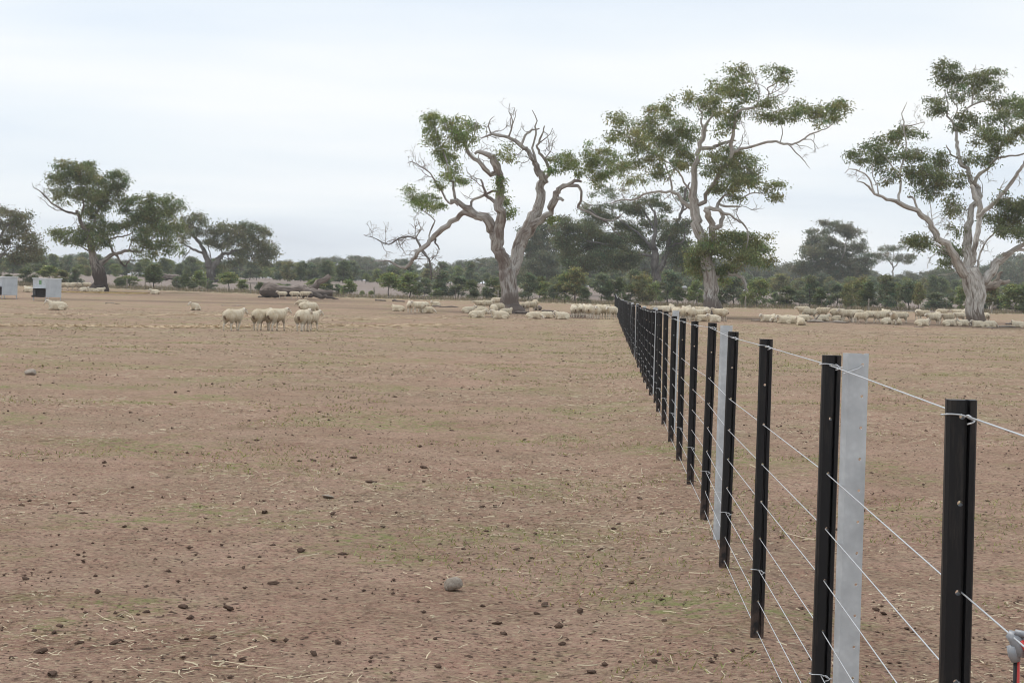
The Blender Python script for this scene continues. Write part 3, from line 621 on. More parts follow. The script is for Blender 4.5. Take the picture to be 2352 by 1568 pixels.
L1_limbs = [
 [(770, 1112, 78), (768, 1090, 64), (762, 1050, 58), (748, 985, 56), (728, 920, 48), (706, 860, 34), (700, 790, 29), (686, 720, 25), (670, 640, 22), (640, 580, 20), (612, 515, 18), (603, 478, 15)],
 [(608, 500, 14), (580, 490, 13), (540, 488, 12), (500, 475, 11), (440, 435, 10), (390, 395, 8), (340, 350, 7), (300, 320, 5), (265, 300, 3), (250, 258, 1.5)],
 [(495, 478, 6), (440, 475, 5), (390, 445, 4), (350, 410, 3), (292, 368, 1.8)],
 [(620, 530, 11), (655, 470, 10), (642, 380, 8), (620, 300, 6), (580, 220, 4), (560, 160, 3)],
 [(675, 650, 15), (720, 590, 14), (760, 500, 12), (790, 400, 9), (770, 300, 7), (740, 200, 4)],
 [(768, 480, 8), (830, 400, 6), (880, 300, 5), (900, 220, 3)],
 [(745, 950, 36), (780, 905, 30), (830, 868, 23), (880, 812, 18), (950, 790, 16), (1010, 780, 12), (1080, 790, 10), (1130, 742, 8), (1200, 700, 6), (1280, 620, 4)],
 [(880, 808, 12), (850, 730, 10), (895, 700, 8), (960, 690, 8), (1030, 660, 7), (1100, 560, 5), (1180, 470, 4)],
 [(905, 815, 12), (950, 890, 10), (985, 910, 9), (1020, 860, 6)],
 [(1010, 780, 7), (1060, 700, 6), (1150, 640, 5), (1260, 520, 4), (1330, 460, 3)],
 [(700, 800, 10), (640, 760, 7), (560, 720, 5), (500, 690, 4)],
]
L1_blobs = [(480, 150, 65, 45), (560, 140, 65, 42), (650, 160, 75, 45), (722, 150, 44, 42), (560, 230, 85, 55), (660, 250, 85, 55), (740, 250, 75, 65), (470, 232, 45, 45), (418, 242, 34, 34, .8), (440, 312, 45, 45, .8), (520, 322, 65, 45, .9), (880, 200, 75, 45), (962, 202, 36, 42), (972, 272, 34, 36, .8), (850, 282, 65, 55), (902, 322, 52, 45, .9), (700, 350, 85, 55), (780, 382, 75, 55), (622, 342, 55, 45), (500, 402, 52, 44, .7), (720, 442, 65, 45), (800, 462, 55, 36, .9), (860, 402, 55, 55), (932, 382, 45, 45, .8), (682, 500, 34, 34, .7), (742, 542, 55, 36, .8),
 (1040, 412, 55, 45), (1000, 472, 44, 36, .8), (1200, 402, 65, 36), (1280, 402, 75, 40), (1370, 442, 55, 40), (1130, 452, 65, 45), (1220, 482, 95, 45), (1330, 502, 75, 45), (1080, 522, 75, 45), (1180, 562, 115, 55), (1300, 582, 85, 45), (1010, 572, 65, 45), (930, 592, 65, 36, .9), (860, 612, 75, 45), (1080, 622, 85, 45), (1220, 652, 105, 45), (1330, 662, 55, 45), (782, 602, 65, 55), (1100, 692, 55, 36, .8), (1400, 600, 40, 50, .8),
 (500, 662, 55, 36), (448, 672, 26, 36, .9), (560, 702, 55, 44), (622, 692, 45, 55), (702, 672, 55, 55), (762, 692, 75, 55), (802, 742, 45, 45), (660, 622, 52, 36, .8), (1150, 742, 95, 40, .8), (1250, 742, 75, 36, .8), (1150, 812, 110, 34, .6), (1300, 782, 75, 50, .7), (760, 760, 40, 40, .8)]
L1_bare = [(300, 330, 50, 40), (400, 360, 40, 40), (620, 580, 30, 30), (900, 750, 50, 40), (1060, 820, 60, 40), (950, 860, 40, 40)]
L2_limbs = [
 [(655, 856, 66), (655, 830, 56), (655, 795, 48), (650, 740, 42), (640, 690, 40), (605, 620, 31), (572, 540, 25), (522, 460, 22), (480, 390, 19), (440, 330, 13), (410, 260, 8), (395, 220, 5)],
 [(570, 565, 16), (490, 545, 16), (430, 510, 14), (380, 480, 9), (350, 440, 6), (330, 380, 4)],
 [(660, 720, 32), (690, 660, 30), (712, 610, 28), (760, 580, 24), (830, 560, 18), (900, 540, 12), (990, 510, 10), (1060, 480, 8), (1150, 440, 5), (1200, 380, 4)],
 [(800, 570, 10), (860, 640, 8), (880, 700, 7), (930, 722, 7), (992, 735, 4)],
 [(480, 400, 9), (510, 300, 7), (520, 220, 5)],
 [(760, 575, 12), (740, 480, 9), (800, 400, 7), (900, 340, 5), (1000, 300, 4)],
 [(900, 545, 8), (1000, 580, 6), (1120, 570, 5), (1220, 560, 4)],
 [(640, 640, 9), (620, 540, 7), (610, 460, 5), (640, 330, 4)],
 [(420, 520, 6), (370, 580, 5), (340, 640, 4)],
]
L2_blobs = [(500, 190, 75, 36), (560, 222, 36, 44), (390, 222, 44, 42), (420, 292, 75, 34, .9), (360, 332, 52, 65, .9), (500, 322, 65, 34, .8), (620, 292, 44, 44, .7), (700, 322, 65, 52), (770, 292, 55, 36), (930, 272, 85, 30), (870, 322, 95, 44), (1030, 302, 85, 40), (1130, 302, 75, 36), (1200, 342, 44, 44), (960, 372, 95, 44), (1080, 382, 95, 44), (800, 392, 85, 44), (880, 452, 95, 44), (1020, 462, 85, 44), (1150, 442, 75, 44), (1242, 492, 52, 55), (1100, 542, 105, 52), (1220, 562, 85, 55), (980, 562, 85, 52), (1290, 562, 34, 55), (702, 422, 65, 36, .8), (622, 452, 60, 34, .7), (752, 482, 55, 34, .8), (1150, 622, 95, 42, .8), (1240, 642, 62, 34, .8), (900, 642, 70, 50, .5), (780, 662, 52, 52, .4), (320, 482, 55, 55, .5), (640, 380, 60, 40, .7), (850, 540, 70, 40, .7)]
L2_bare = [(840, 660, 90, 60), (320, 540, 70, 60), (950, 700, 60, 40), (640, 560, 50, 50), (1050, 660, 80, 40)]
L0_limbs = [[(-70, 1085, 50), (-66, 1040, 42), (-62, 960, 34), (-68, 880, 28), (-50, 780, 22), (0, 690, 14), (60, 620, 9), (110, 580, 5)],
 [(-65, 900, 20), (0, 850, 16), (40, 830, 14), (105, 895, 10), (150, 930, 8), (190, 900, 4)], [(20, 840, 9), (80, 800, 7), (160, 790, 5), (240, 800, 3)], [(-40, 760, 12), (60, 730, 8), (150, 690, 5), (220, 700, 3)], [(-60, 800, 12), (-150, 700, 9), (-220, 620, 5)]]
L0_blobs = [(20, 500, 60, 34), (100, 545, 75, 42), (40, 610, 90, 45), (180, 562, 44, 36), (130, 690, 95, 50), (230, 720, 65, 44), (50, 770, 70, 44, .8), (200, 800, 110, 50), (120, 860, 90, 40), (290, 830, 44, 50), (210, 870, 90, 30), (-60, 540, 70, 50), (-120, 640, 80, 60), (-160, 760, 80, 60), (190, 630, 40, 40)]
M1_limbs = [[(590, 1385, 38), (592, 1350, 32), (596, 1250, 28), (592, 1150, 24), (588, 1080, 17), (600, 980, 13), (590, 900, 9), (560, 850, 5)],
 [(600, 1290, 22), (640, 1200, 20), (680, 1130, 16), (715, 1010, 13), (755, 900, 11), (778, 780, 10), (800, 730, 6)],
 [(592, 1120, 12), (540, 1060, 9), (480, 1010, 7), (400, 950, 5), (300, 900, 4)], [(590, 1150, 12), (480, 1140, 9), (350, 1090, 7), (220, 1060, 5), (100, 1000, 3)],
 [(600, 1000, 9), (540, 900, 7), (480, 840, 5)], [(690, 1100, 9), (760, 1060, 7), (780, 960, 4)], [(760, 890, 8), (830, 840, 6)]]
M1_blobs = [(100, 965, 70, 40), (200, 1000, 110, 50), (300, 950, 110, 50), (320, 1050, 120, 60, 1.3), (200, 1100, 110, 60, 1.3), (400, 1100, 95, 70, 1.4), (480, 1000, 95, 60, 1.2), (500, 900, 95, 45), (420, 870, 85, 40, .8), (620, 970, 85, 50), (700, 1000, 75, 60), (640, 880, 60, 40, .8), (545, 1080, 60, 60, 1.2), (740, 1085, 65, 60, 1.3), (250, 1180, 110, 50, 1.4), (100, 1100, 65, 50), (400, 1200, 85, 45, 1.4), (140, 1200, 75, 45, 1.2), (480, 1180, 55, 50, 1.3), (720, 1150, 55, 55, 1.2), (240, 875, 95, 40, .8), (780, 965, 52, 45), (330, 785, 80, 34, .5), (560, 832, 75, 34, .7), (770, 810, 44, 44, .6), (60, 1040, 50, 40), (640, 1060, 30, 40), (500, 1250, 50, 40), (760, 1220, 50, 50), (330, 1150, 60, 50, 1.2)]
M1_bare = [(400, 740, 90, 40), (700, 880, 60, 40), (620, 1120, 50, 50), (720, 1200, 60, 50), (330, 820, 80, 40)]
R1_limbs = [[(1918, 700, 6), (1917, 690, 5), (1915, 665, 4), (1910, 640, 3.4), (1900, 605, 2.5), (1885, 575, 1.6)], [(1914, 650, 3), (1935, 615, 2.4), (1945, 570, 1.6), (1935, 545, 1)], [(1912, 650, 2.6), (1945, 635, 2), (1975, 620, 1.2)], [(1910, 645, 2.4), (1875, 625, 1.8), (1845, 615, 1.1)]]
R1_blobs = [(1880, 572, 32, 18), (1925, 545, 36, 15), (1950, 560, 28, 14, .8), (1905, 590, 34, 16), (1965, 592, 28, 18), (1855, 605, 28, 16), (1900, 622, 50, 20, 1.1), (1860, 640, 34, 18), (1975, 632, 30, 18), (1945, 645, 40, 18), (1990, 618, 18, 14, .8), (1840, 628, 16, 12, .8), (1932, 612, 26, 16, .8)]
R2_limbs = [[(2054, 690, 4), (2054, 670, 3.4), (2052, 640, 2.8), (2050, 620, 2.4), (2036, 600, 1.6), (2026, 588, .9)], [(2051, 625, 2), (2066, 606, 1.4), (2085, 598, .8)], [(2050, 618, 1.6), (2052, 592, 1.1), (2048, 580, .6)]]
R2_blobs = [(2040, 584, 16, 7, .7), (2060, 580, 14, 7, .7), (2030, 598, 14, 7, .6), (2078, 600, 18, 8, .7), (2060, 604, 18, 8, .6), (2092, 606, 8, 6, .6)]
S1_limbs = [[(1238, 690, 7), (1238, 675, 6), (1236, 640, 5), (1230, 610, 4), (1224, 585, 2.5), (1215, 565, 1.4)], [(1234, 625, 3), (1258, 595, 2.2), (1275, 570, 1.4)], [(1230, 605, 2.4), (1250, 575, 1.8), (1256, 552, 1)]]
S1_blobs = [(1245, 545, 28, 12, .8), (1218, 560, 26, 14), (1270, 558, 24, 12, .8), (1240, 575, 40, 15, .9), (1285, 580, 20, 14, .8), (1215, 592, 28, 18), (1262, 600, 34, 16), (1235, 615, 40, 18, 1.2), (1222, 640, 30, 18, 1.2), (1262, 635, 30, 18, 1.2), (1245, 655, 34, 14, 1.2)]

def build_trees():
    r, b1 = hero_tree('gum_tree', Z3, 121, T1_limbs, T1_blobs, T1_bare, M['bark_silver'], (.155, .190, .068), 'sparse half-dead gum with bare twisted limbs and a long drooping left bough', 11, spread=.4, k=14.0, bare_d=3.2, radf=(.84, .9, 1.08), darkl=(8, 9, 10, 24))
    r, b2 = hero_tree('gum_tree', Z4, 114, T2_limbs, T2_blobs, T2_bare, M['bark_pale'], (.165, .188, .088), 'tallest leafy gum with pale trunk and low leafy skirt behind the black post fence', 12, spread=.5, k=13, bare_d=1.8)
    r, b3 = hero_tree('gum_tree', Z5, 110, T3_limbs, T3_blobs, T3_bare, M['bark_white'], (.120, .140, .068), 'gum with wide white streaked trunk and long level side limb, large flock at its foot', 13, spread=.5, k=13, bare_d=1.8)
    r, b4 = hero_tree('gum_tree', Z1, 172, L1_limbs, L1_blobs, L1_bare, M['bark_dark'], (.122, .148, .066), 'leafy gum with thick dark burnt-looking butt behind the metal feeders', 14, spread=.5, k=8.5, leaf=(.24, .046), rc=.36)
    hero_tree('gum_tree', Z2, 245, L2_limbs, L2_blobs, L2_bare, M['bark_grey'], (.132, .140, .082), 'spreading grey gum with thick short trunk standing in the far dry paddock', 15, spread=.5, k=6.6, leaf=(.30, .058), rc=.42)
    hero_tree('gum_tree', Z1, 195, L0_limbs, L0_blobs, [(40, 700, 90, 60), (60, 860, 60, 40)], M['bark_grey'], (.128, .126, .078), 'olive-brown gum with drooping crown cut off by the picture edge near feeders', 16, spread=.5, k=7.5, leaf=(.27, .05), rc=.4)
    hero_tree('gum_tree', Z4, 215, M1_limbs, M1_blobs, M1_bare, M['bark_grey'], (.104, .120, .066), 'dark dense gum with forked trunk between the sparse gum and the tallest gum', 17, spread=.6, k=7.0, leaf=(.28, .054), rc=.42)
    hero_tree('gum_tree', VV, 330, R1_limbs, R1_blobs, [(1930, 640, 40, 20)], M['bark_pale'], (.118, .126, .085), 'broad grey-green gum beyond the saplings between tallest gum and white-trunked gum', 18, spread=.6, k=5, leaf=(.38, .075), rc=.5)
    hero_tree('gum_tree', VV, 330, R2_limbs, R2_blobs, [(2055, 600, 25, 12)], M['bark_white'], (.125, .132, .09), 'thin pale gum with sparse flat tufts rising above the distant tree line', 19, spread=.6, k=4.5, leaf=(.36, .065), rc=.45)
    hero_tree('gum_tree', VV, 290, S1_limbs, S1_blobs, [], M['bark_grey'], (.108, .118, .080), 'mid-grey gum standing behind the trunk of the sparse half-dead gum', 20, spread=.6, k=5.4, leaf=(.34, .068), rc=.46)
    CAMP_SHADES.extend([(b1[0], b1[1], 7.5, 6, .95), (b1[0] + 6, b1[1] - 4, 8, 5, .8), (b2[0], b2[1] - 1, 9, 6, .95), (b3[0] - 3, b3[1], 12, 6, .95), (b3[0] - 11, b3[1] - 1, 9, 5, .9), (b4[0] + 4, b4[1] - 12, 14, 7, .6), (b4[0] + 14, b4[1] - 40, 16, 4, .85), (-19, 148, 9, 6, .8), (-8, 122, 9, 5, .6)])
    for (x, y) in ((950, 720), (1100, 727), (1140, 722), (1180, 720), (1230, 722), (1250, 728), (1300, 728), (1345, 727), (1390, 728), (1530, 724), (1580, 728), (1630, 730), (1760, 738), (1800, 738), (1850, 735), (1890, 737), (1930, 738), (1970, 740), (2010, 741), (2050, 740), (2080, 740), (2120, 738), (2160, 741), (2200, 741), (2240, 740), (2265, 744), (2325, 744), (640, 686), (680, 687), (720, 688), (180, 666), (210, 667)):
        q = ground_px(x, y); CAMP_SHADES.append((q[0], q[1], 1.5, 3.0, 1.0))  # dark ground below the sheep groups, standing in for their shadow

# generic crown and sapling prototypes -----------------------------------------------------
def proto_tree(seed, h=1.0, flat=.35, wide=.75):
    """unit-scale gum used for the distant line: returns (trunk mesh, twigs mesh, crown mesh), built 10 m tall"""
    g = np.random.default_rng(seed); H = 10.0
    limbs = []; lean = g.normal(size=2) * .6
    tr = np.array([[0, 0, -.4], [lean[0] * .2, lean[1] * .2, 1.5], [lean[0] * .6, lean[1] * .6, 3.2], [lean[0], lean[1], 5.0]])
    limbs.append(smooth_limb(tr, [.34, .28, .24, .18], seed))
    blobs = []
    n = int(g.integers(5, 8))
    for i in range(n):
        a = i / n * 6.283 + g.normal() * .4; R = wide * H * .5 * g.uniform(.5, 1.0); z = H * g.uniform(.60, .93) - .16 * R
        e = np.array([lean[0] + R * math.cos(a), lean[1] + R * math.sin(a), z]); s = tr[2] + (tr[3] - tr[2]) * g.uniform(0, 1)
        mid = (s + e) / 2 + np.array([0, 0, -.5]) + g.normal(size=3) * .3
        limbs.append(smooth_limb([s, mid, e], [.14, .10, .05], seed * 31 + i))
        rr = g.uniform(1.2, 2.1); blobs.append((e, (rr, rr, rr * g.uniform(.38, .6)), 1.0))
        if g.random() < .7: blobs.append(((mid + e) / 2 + np.array([0, 0, .5]), (1.3, 1.3, .7), .9))
        if g.random() < .8: blobs.append((e * np.array([.9, .9, .60]), (1.7, 1.7, 1.1), 1.0))
        if g.random() < .5: blobs.append((e * np.array([.7, .7, .36]), (1.5, 1.5, 1.0), .9))
    blobs.append((np.array([lean[0], lean[1], H * .86]), (1.8, 1.8, .9), 1.0))
    pa, ra, C, K, O = grow(limbs, blobs, [], 0, (.115, .124, .090), per=24, k=3.0, rc=.55, sd=seed)
    mats = M['bark_grey'] if g.random() < .6 else M['bark_pale']
    specs = [(p, r, 6) for p, r in limbs]
    return (join_tubes('trunk', specs, mats), batch_twigs('twigs', [catmull(p, 2) for p in pa], [np.interp(np.linspace(0, 3, 7), np.arange(4), r) for r in ra], mats, 0), leaves_mesh('crown', C, K, .50, .11, M['leaf'], out=O))
def proto_sapling(seed, colr, shape='ovoid'):
    """young planted tree 3 m tall"""
    g = np.random.default_rng(seed); H = 3.0
    tr, rr = smooth_limb([[0, 0, -.15], [g.normal() * .03, g.normal() * .03, .8], [g.normal() * .08, g.normal() * .08, 1.7], [g.normal() * .1, g.normal() * .1, 2.75]], [.045, .038, .028, .01], seed)
    blobs = []
    for i in range(26):
        t = g.uniform(.16 if shape != 'tree' else .35, 1.0); z = t * H
        prof = {'ovoid': math.sin(math.pi * min(1, .12 + t * .86)) ** .7, 'cone': (1.12 - t) ** .75, 'tree': math.sin(math.pi * min(1, max(.05, (t - .25) / .78))) ** .8}[shape]
        R = .85 * prof * g.uniform(.35, 1.0); a = g.uniform(0, 6.283)
        blobs.append((np.array([R * math.cos(a), R * math.sin(a), z - .1]), (.30, .30, .24), 1.0))
    pa, ra, C, K, O = grow([(tr, rr)], blobs, [], 0, colr, per=24, k=34, rc=.14, sd=seed, leafvar=.28)
    ra = [r * .55 for r in ra]
    return (tube_mesh('trunk', tr, rr, M['bark_grey'], 6), batch_twigs('twigs', pa, ra, M['bark_grey'], 0), leaves_mesh('crown', C, K, .19, .042, M['leaf'], droop=.2, out=O))
def place(proto, name, loc, sx, sz, rz, label, cat, group):
    r = empty(name, loc, rz); r.scale = (sx, sx, sz)
    for nm, me in zip(('trunk', 'twigs', 'crown'), proto):
        o = link(nm, me, r)
        if nm == 'twigs': o['kind'] = 'stuff'
    tag(r, label, cat, group); return r

def zone(x):
    for lim, w_ in ((130, 'behind the metal feeders'), (300, 'behind the dark-butted gum'), (600, 'near the spreading grey gum'), (860, 'behind the huge fallen log'), (1130, 'under the drooping bough'), (1420, 'right of the sparse gum'), (1660, 'behind the tallest gum'), (2000, 'between the two leafy gums')):
        if x < lim: return w_
    return 'behind the white-trunked gum'
def build_saplings():
    kinds = {'g': [proto_sapling(40 + i, (.165, .195, .085), s) for i, s in enumerate(('ovoid', 'tree', 'ovoid', 'cone'))],
             'd': [proto_sapling(50 + i, (.098, .120, .058), s) for i, s in enumerate(('ovoid', 'cone', 'tree'))],
             'b': [proto_sapling(60 + i, (.140, .165, .112), s) for i, s in enumerate(('cone', 'tree', 'ovoid'))],
             'o': [proto_sapling(70 + i, (.165, .165, .080), s) for i, s in enumerate(('ovoid', 'tree'))]}
    lab = {'g': ('bright green young sapling in the fence-line row', 'bright green saplings'), 'd': ('dark green dense sapling in the fence-line row', 'dark green saplings'),
           'b': ('blue-green upright sapling in the fence-line row', 'blue-green saplings'), 'o': ('yellowish olive sapling in the fence-line row', 'olive saplings')}
    row = [(-8, 26, 34, 'd'), (20, 22, 30, 'd'), (62, 34, 36, 'd'), (112, 38, 40, 'g'), (140, 32, 32, 'o'), (172, 36, 30, 'b'), (273, 22, 24, 'd'), (296, 28, 40, 'g'), (352, 52, 44, 'd'), (410, 30, 26, 'b'), (425, 34, 24, 'd'), (458, 40, 34, 'g'), (440, 20, 22, 'd'), (486, 24, 22, 'b'), (525, 40, 42, 'g'), (557, 26, 28, 'g'), (598, 24, 22, 'd'), (640, 20, 30, 'g'), (662, 24, 26, 'b'), (730, 34, 44, 'g'), (752, 40, 24, 'b'), (800, 34, 34, 'g'), (774, 26, 24, 'b'), (832, 14, 10, 'g'), (853, 14, 12, 'g'),
           (893, 52, 44, 'g'), (940, 54, 54, 'g'), (975, 44, 30, 'b'), (1013, 58, 44, 'b'), (1002, 22, 30, 'g'), (1050, 50, 42, 'b'), (1082, 42, 34, 'd'), (1132, 46, 40, 'd'), (1150, 34, 26, 'o'), (1212, 62, 34, 'b'), (1240, 50, 40, 'd'), (1252, 42, 34, 'g'), (1272, 36, 26, 'b'), (1296, 62, 40, 'g'), (1320, 72, 46, 'o'), (1342, 34, 30, 'd'), (1382, 60, 42, 'b'), (1398, 44, 30, 'd'),
           (1422, 52, 34, 'd'), (1447, 44, 36, 'd'), (1476, 68, 44, 'o'), (1500, 44, 36, 'g'), (1532, 74, 54, 'b'), (1556, 40, 34, 'd'), (1598, 52, 34, 'g'), (1585, 38, 20, 'o'), (1661, 40, 36, 'd'), (1688, 66, 50, 'b'), (1712, 34, 22, 'g'), (1740, 68, 46, 'g'), (1780, 32, 24, 'b'), (1806, 44, 44, 'd'), (1838, 36, 28, 'b'), (1860, 64, 46, 'b'), (1884, 42, 34, 'd'), (1920, 52, 38, 'b'), (1947, 58, 30, 'o'), (1975, 66, 44, 'o'), (1994, 56, 40, 'd'), (2034, 70, 50, 'b'), (2060, 54, 30, 'g'), (2088, 62, 42, 'b'), (2110, 58, 26, 'o'), (2150, 36, 54, 'b'), (2206, 50, 30, 'g'), (2272, 62, 34, 'o'), (2300, 36, 28, 'd'), (2330, 68, 54, 'g'), (2362, 60, 50, 'd'), (2250, 40, 30, 'b'), (2185, 30, 22, 'd')]
    for i, (x, h, wd, k) in enumerate(row):
        g = random.Random(i * 7 + 1); d0 = ground_col(x, 175); d = float(yB(d0[0])) + g.uniform(4, 14)
        p = ground_col(x, d); hm = h * d / FPX * 1.04; wm = wd * d / FPX
        pr = kinds[k][g.randrange(len(kinds[k]))]
        place(pr, 'sapling', p - np.array([0, 0, .03]), wm / 1.5, hm / 2.9, g.uniform(0, 6.28), lab[k][0] + ' ' + zone(x), 'sapling', lab[k][1] + ' ' + zone(x))
    for i in range(150):
        g = random.Random(i * 19 + 2); x = -120 + i * 17.4 + g.uniform(-8, 8); d = g.uniform(400, 640); p = ground_col(x, d); hm = g.uniform(3.2, 5.2); k = g.choice('db'); pr = kinds[k][g.randrange(len(kinds[k]))]
        place(pr, 'bush', p - np.array([0, 0, .1]), hm / 3 * g.uniform(1.2, 1.9), hm / 3, g.uniform(0, 6.28), 'tall scrub bush under the distant tree line, ' + zone(x), 'bush', 'far scrub ' + zone(x))
    # understorey at the foot of the distant trees
    for i in range(240):
        g = random.Random(i * 13 + 5); x = -120 + i * 10.8 + g.uniform(-12, 12); d = g.uniform(285, 350)
        p = ground_col(x, d); hm = g.uniform(1.6, 3.8); k = g.choice('gdbbdo'); pr = kinds[k][g.randrange(len(kinds[k]))]
        place(pr, 'bush', p - np.array([0, 0, .05]), hm / 3 * g.uniform(1.1, 1.7), hm / 3, g.uniform(0, 6.28), 'low bush in the far thicket, ' + zone(x), 'bush', 'far bushes ' + zone(x))
def build_far_trees():
    protos = [proto_tree(80 + i, flat=.35, wide=w_) for i, w_ in enumerate((.8, .7, .9, .65, .85, .75, .95, .6))]
    jt = 1
    tx = [-150, 0, 60, 130, 160, 240, 300, 400, 560, 640, 680, 740, 800, 850, 930, 985, 1010, 1085, 1120, 1200, 1300, 1500, 1700, 1790, 1830, 1990, 2060, 2110, 2200, 2290, 2352, 2500]
    ty = [575, 590, 592, 580, 578, 600, 605, 600, 600, 600, 588, 582, 580, 582, 590, 608, 606, 578, 590, 575, 570, 570, 585, 602, 600, 606, 618, 608, 612, 590, 578, 580]
    i = 0; x = -160.0
    while x < 2520:
        g = random.Random(900 + i); d = g.uniform(370, 520)
        for rowk in (0, 1):
            xx = x + g.uniform(-10, 10); dd = d if rowk == 0 else g.uniform(520, 640)
            top = np.interp(xx, tx, ty) + (g.uniform(-5, 14) if rowk == 0 else g.uniform(0, 16)); p = ground_col(xx, dd)
            hz = project(p)[1]; hm = max(4.0, (hz - top) * dd / FPX)
            place(protos[(i * 3 + rowk * 5 + g.randrange(2)) % len(protos)], 'distant_tree', p - np.array([0, 0, .1]), hm / 10 * g.uniform(.95, 1.35), hm / 10, g.uniform(0, 6.28), 'grey-green gum in the distant tree line, ' + zone(xx), 'tree', 'distant gums ' + zone(xx))
        x += g.uniform(24, 40); i += 1

# ------------------------------------------------------------------ black post fence
FENCE_Y = [2.99 + 1.88 * i for i in range(-2, 81)]
WF = [.024, .284, .417, .542, .665, .772, .876, .977]      # wire heights as fractions down from the post top
HOLES = [.024, .152] + WF[1:]
HP = 1.165
def boolean(ob, cut):
    md = ob.modifiers.new('b', 'BOOLEAN'); md.operation = 'DIFFERENCE'; md.solver = 'EXACT'; md.object = cut
    bpy.context.view_layer.update()
    dg = bpy.context.evaluated_depsgraph_get(); me = bpy.data.meshes.new_from_object(ob.evaluated_get(dg)); return me
def extrude_profile(name, prof, z0, z1, mat):
    bm = bmesh.new(); vs_ = [bm.verts.new((x, y, z0)) for x, y in prof]; f = bm.faces.new(vs_)
    r = bmesh.ops.extrude_face_region(bm, geom=[f]); 
    for v in [e for e in r['geom'] if isinstance(e, bmesh.types.BMVert)]: v.co.z = z1
    bmesh.ops.recalc_face_normals(bm, faces=bm.faces); me = bpy.data.meshes.new(name); bm.to_mesh(me); bm.free(); me.materials.append(mat); return me
def cutters(lst):
    bm = bmesh.new()
    for (x, z, r) in lst:
        bmesh.ops.create_cone(bm, cap_ends=True, segments=10, radius1=r, radius2=r, depth=.2, matrix=Matrix.Translation((x, 0, z)) @ Matrix.Rotation(math.pi / 2, 4, 'X'))
    me = bpy.data.meshes.new('cut'); bm.to_mesh(me); bm.free(); return bpy.data.objects.new('cut', me)
def build_fence():
    yaw = -math.atan(.0545); root = empty('post_fence', (fenceX(2.99), 2.99, terr1(fenceX(2.99), 2.99)), 0)
    tag(root, 'wire fence of black plastic posts with galvanised steel posts running across the paddock', 'fence')
    base = np.array(root.location)
    prof = [(-.0255, -.004), (-.0255, .010), (-.022, .013), (.022, .013), (.0255, .010), (.0255, -.008), (.0225, -.0125), (.0135, -.0125), (.0105, -.001), (.0065, -.001), (.0045, -.0125), (-.020, -.0125)]
    bme = extrude_profile('black_post', prof, -.35, HP, M['post'])
    tmp = bpy.data.objects.new('tmp', bme); cut = cutters([(0, HP * (1 - f), .0052) for f in HOLES]); col.objects.link(tmp); col.objects.link(cut)
    bme2 = boolean(tmp, cut); bme2.name = 'black_post'; bpy.data.objects.remove(tmp); bpy.data.objects.remove(cut)
    sp = [(-.034, .016), (-.031, .017), (-.0215, .003), (.0285, .003), (.0285, .018), (.0315, .018), (.0315, 0), (-.0235, 0)]
    sme = extrude_profile('steel_post', sp, -.4, 1.195, M['steel'])
    tmp = bpy.data.objects.new('tmp', sme); hl = [(.016, 1.165 - .083 * i, .0042) for i in range(14)] + [(.016, 1.199, .0065), (-.03, 1.202, .008)]
    cut = cutters(hl); col.objects.link(tmp); col.objects.link(cut); sme2 = boolean(tmp, cut); sme2.name = 'steel_post'; bpy.data.objects.remove(tmp); bpy.data.objects.remove(cut)
    def tie(z, a):
        pts = [(-.030, -.004, z + .002), (-.027, -.0165, z + .004), (-.012, -.0165, z + .004), (.002, -.0165, z + .002), (.010, -.021, z - .002), (.018, -.027, z - .006), (.012, -.030, z - .010), (.006, -.026, z - .012)]
        p2 = [(.002, -.019, z - .001), (.008, -.024, z + .003), (.016, -.030, z - .003), (.024, -.035, z - .004)]
        p3 = [(-.030, -.004, z + .002), (-.030, .015, z + .001), (-.01, .0165, z), (.0, .012, z)]
        return [(catmull(pts, 3), np.full(len(catmull(pts, 3)), .0016), 5), (catmull(p2, 3), np.full(len(catmull(p2, 3)), .0016), 5), (catmull(p3, 3), np.full(len(catmull(p3, 3)), .0016), 5)]
    tmeA = join_tubes('tie_wire', tie(HP * (1 - .024), 0), M['wire']); tmeB = join_tubes('tie_wire', tie(HP * (1 - .772), 0), M['wire'])
    lines = {f: [] for f in WF}
    for i, Y in enumerate(FENCE_Y):
        g = random.Random(i + 3); X = fenceX(Y) + g.uniform(-.012, .012); z = terr1(fenceX(Y), Y); dz = g.uniform(-.008, .008)
        if abs(Y - 10.51) < .1: dz = .03
        o = link('black_post', bme2, root); o.location = np.array([X, Y, z + dz]) - base; o.rotation_euler = (g.gauss(0, .006), g.gauss(.006, .006), yaw + g.gauss(0, .07))
        if 0 < Y < 60:
            link('tie_wire', tmeA, o)
            if i % 1 == 0: link('tie_wire', tmeB, o)
        for f in WF: lines[f].append((X, Y, z + dz + HP * (1 - f)))
    for f in WF:
        p = np.array(lines[f]) - base; link('wire', tube_mesh('wire', p, np.full(len(p), .0016), M['wire'], 5), root)
    ys = [-2.4, 4.58, 9.70, 17.0, 24.0, 31.6] + [38.5 + 7.4 * k for k in range(16)]
    st = [((.016, -.002, 1.165), (.0, -.014, 1.156), (-.03, -.022, 1.146), (-.045, -.03, 1.142)), ((.016, -.002, .2625), (.0, -.014, .264), (-.03, -.022, .266), (-.045, -.03, .266))]
    tmeS = [join_tubes('tie_wire', [(np.array(s), np.full(4, .0016), 5)], M['wire']) for s in st]
    for i, Y in enumerate(ys):
        g = random.Random(i + 77); X = fenceX(Y) + .040; o = link('steel_post', sme2, root); o.location = np.array([X, Y, terr1(fenceX(Y), Y)]) - base
        o.rotation_euler = (g.gauss(0, .005), g.gauss(.004, .005), yaw + .12 + g.gauss(0, .03)); [link('tie_wire', q, o) for q in tmeS]
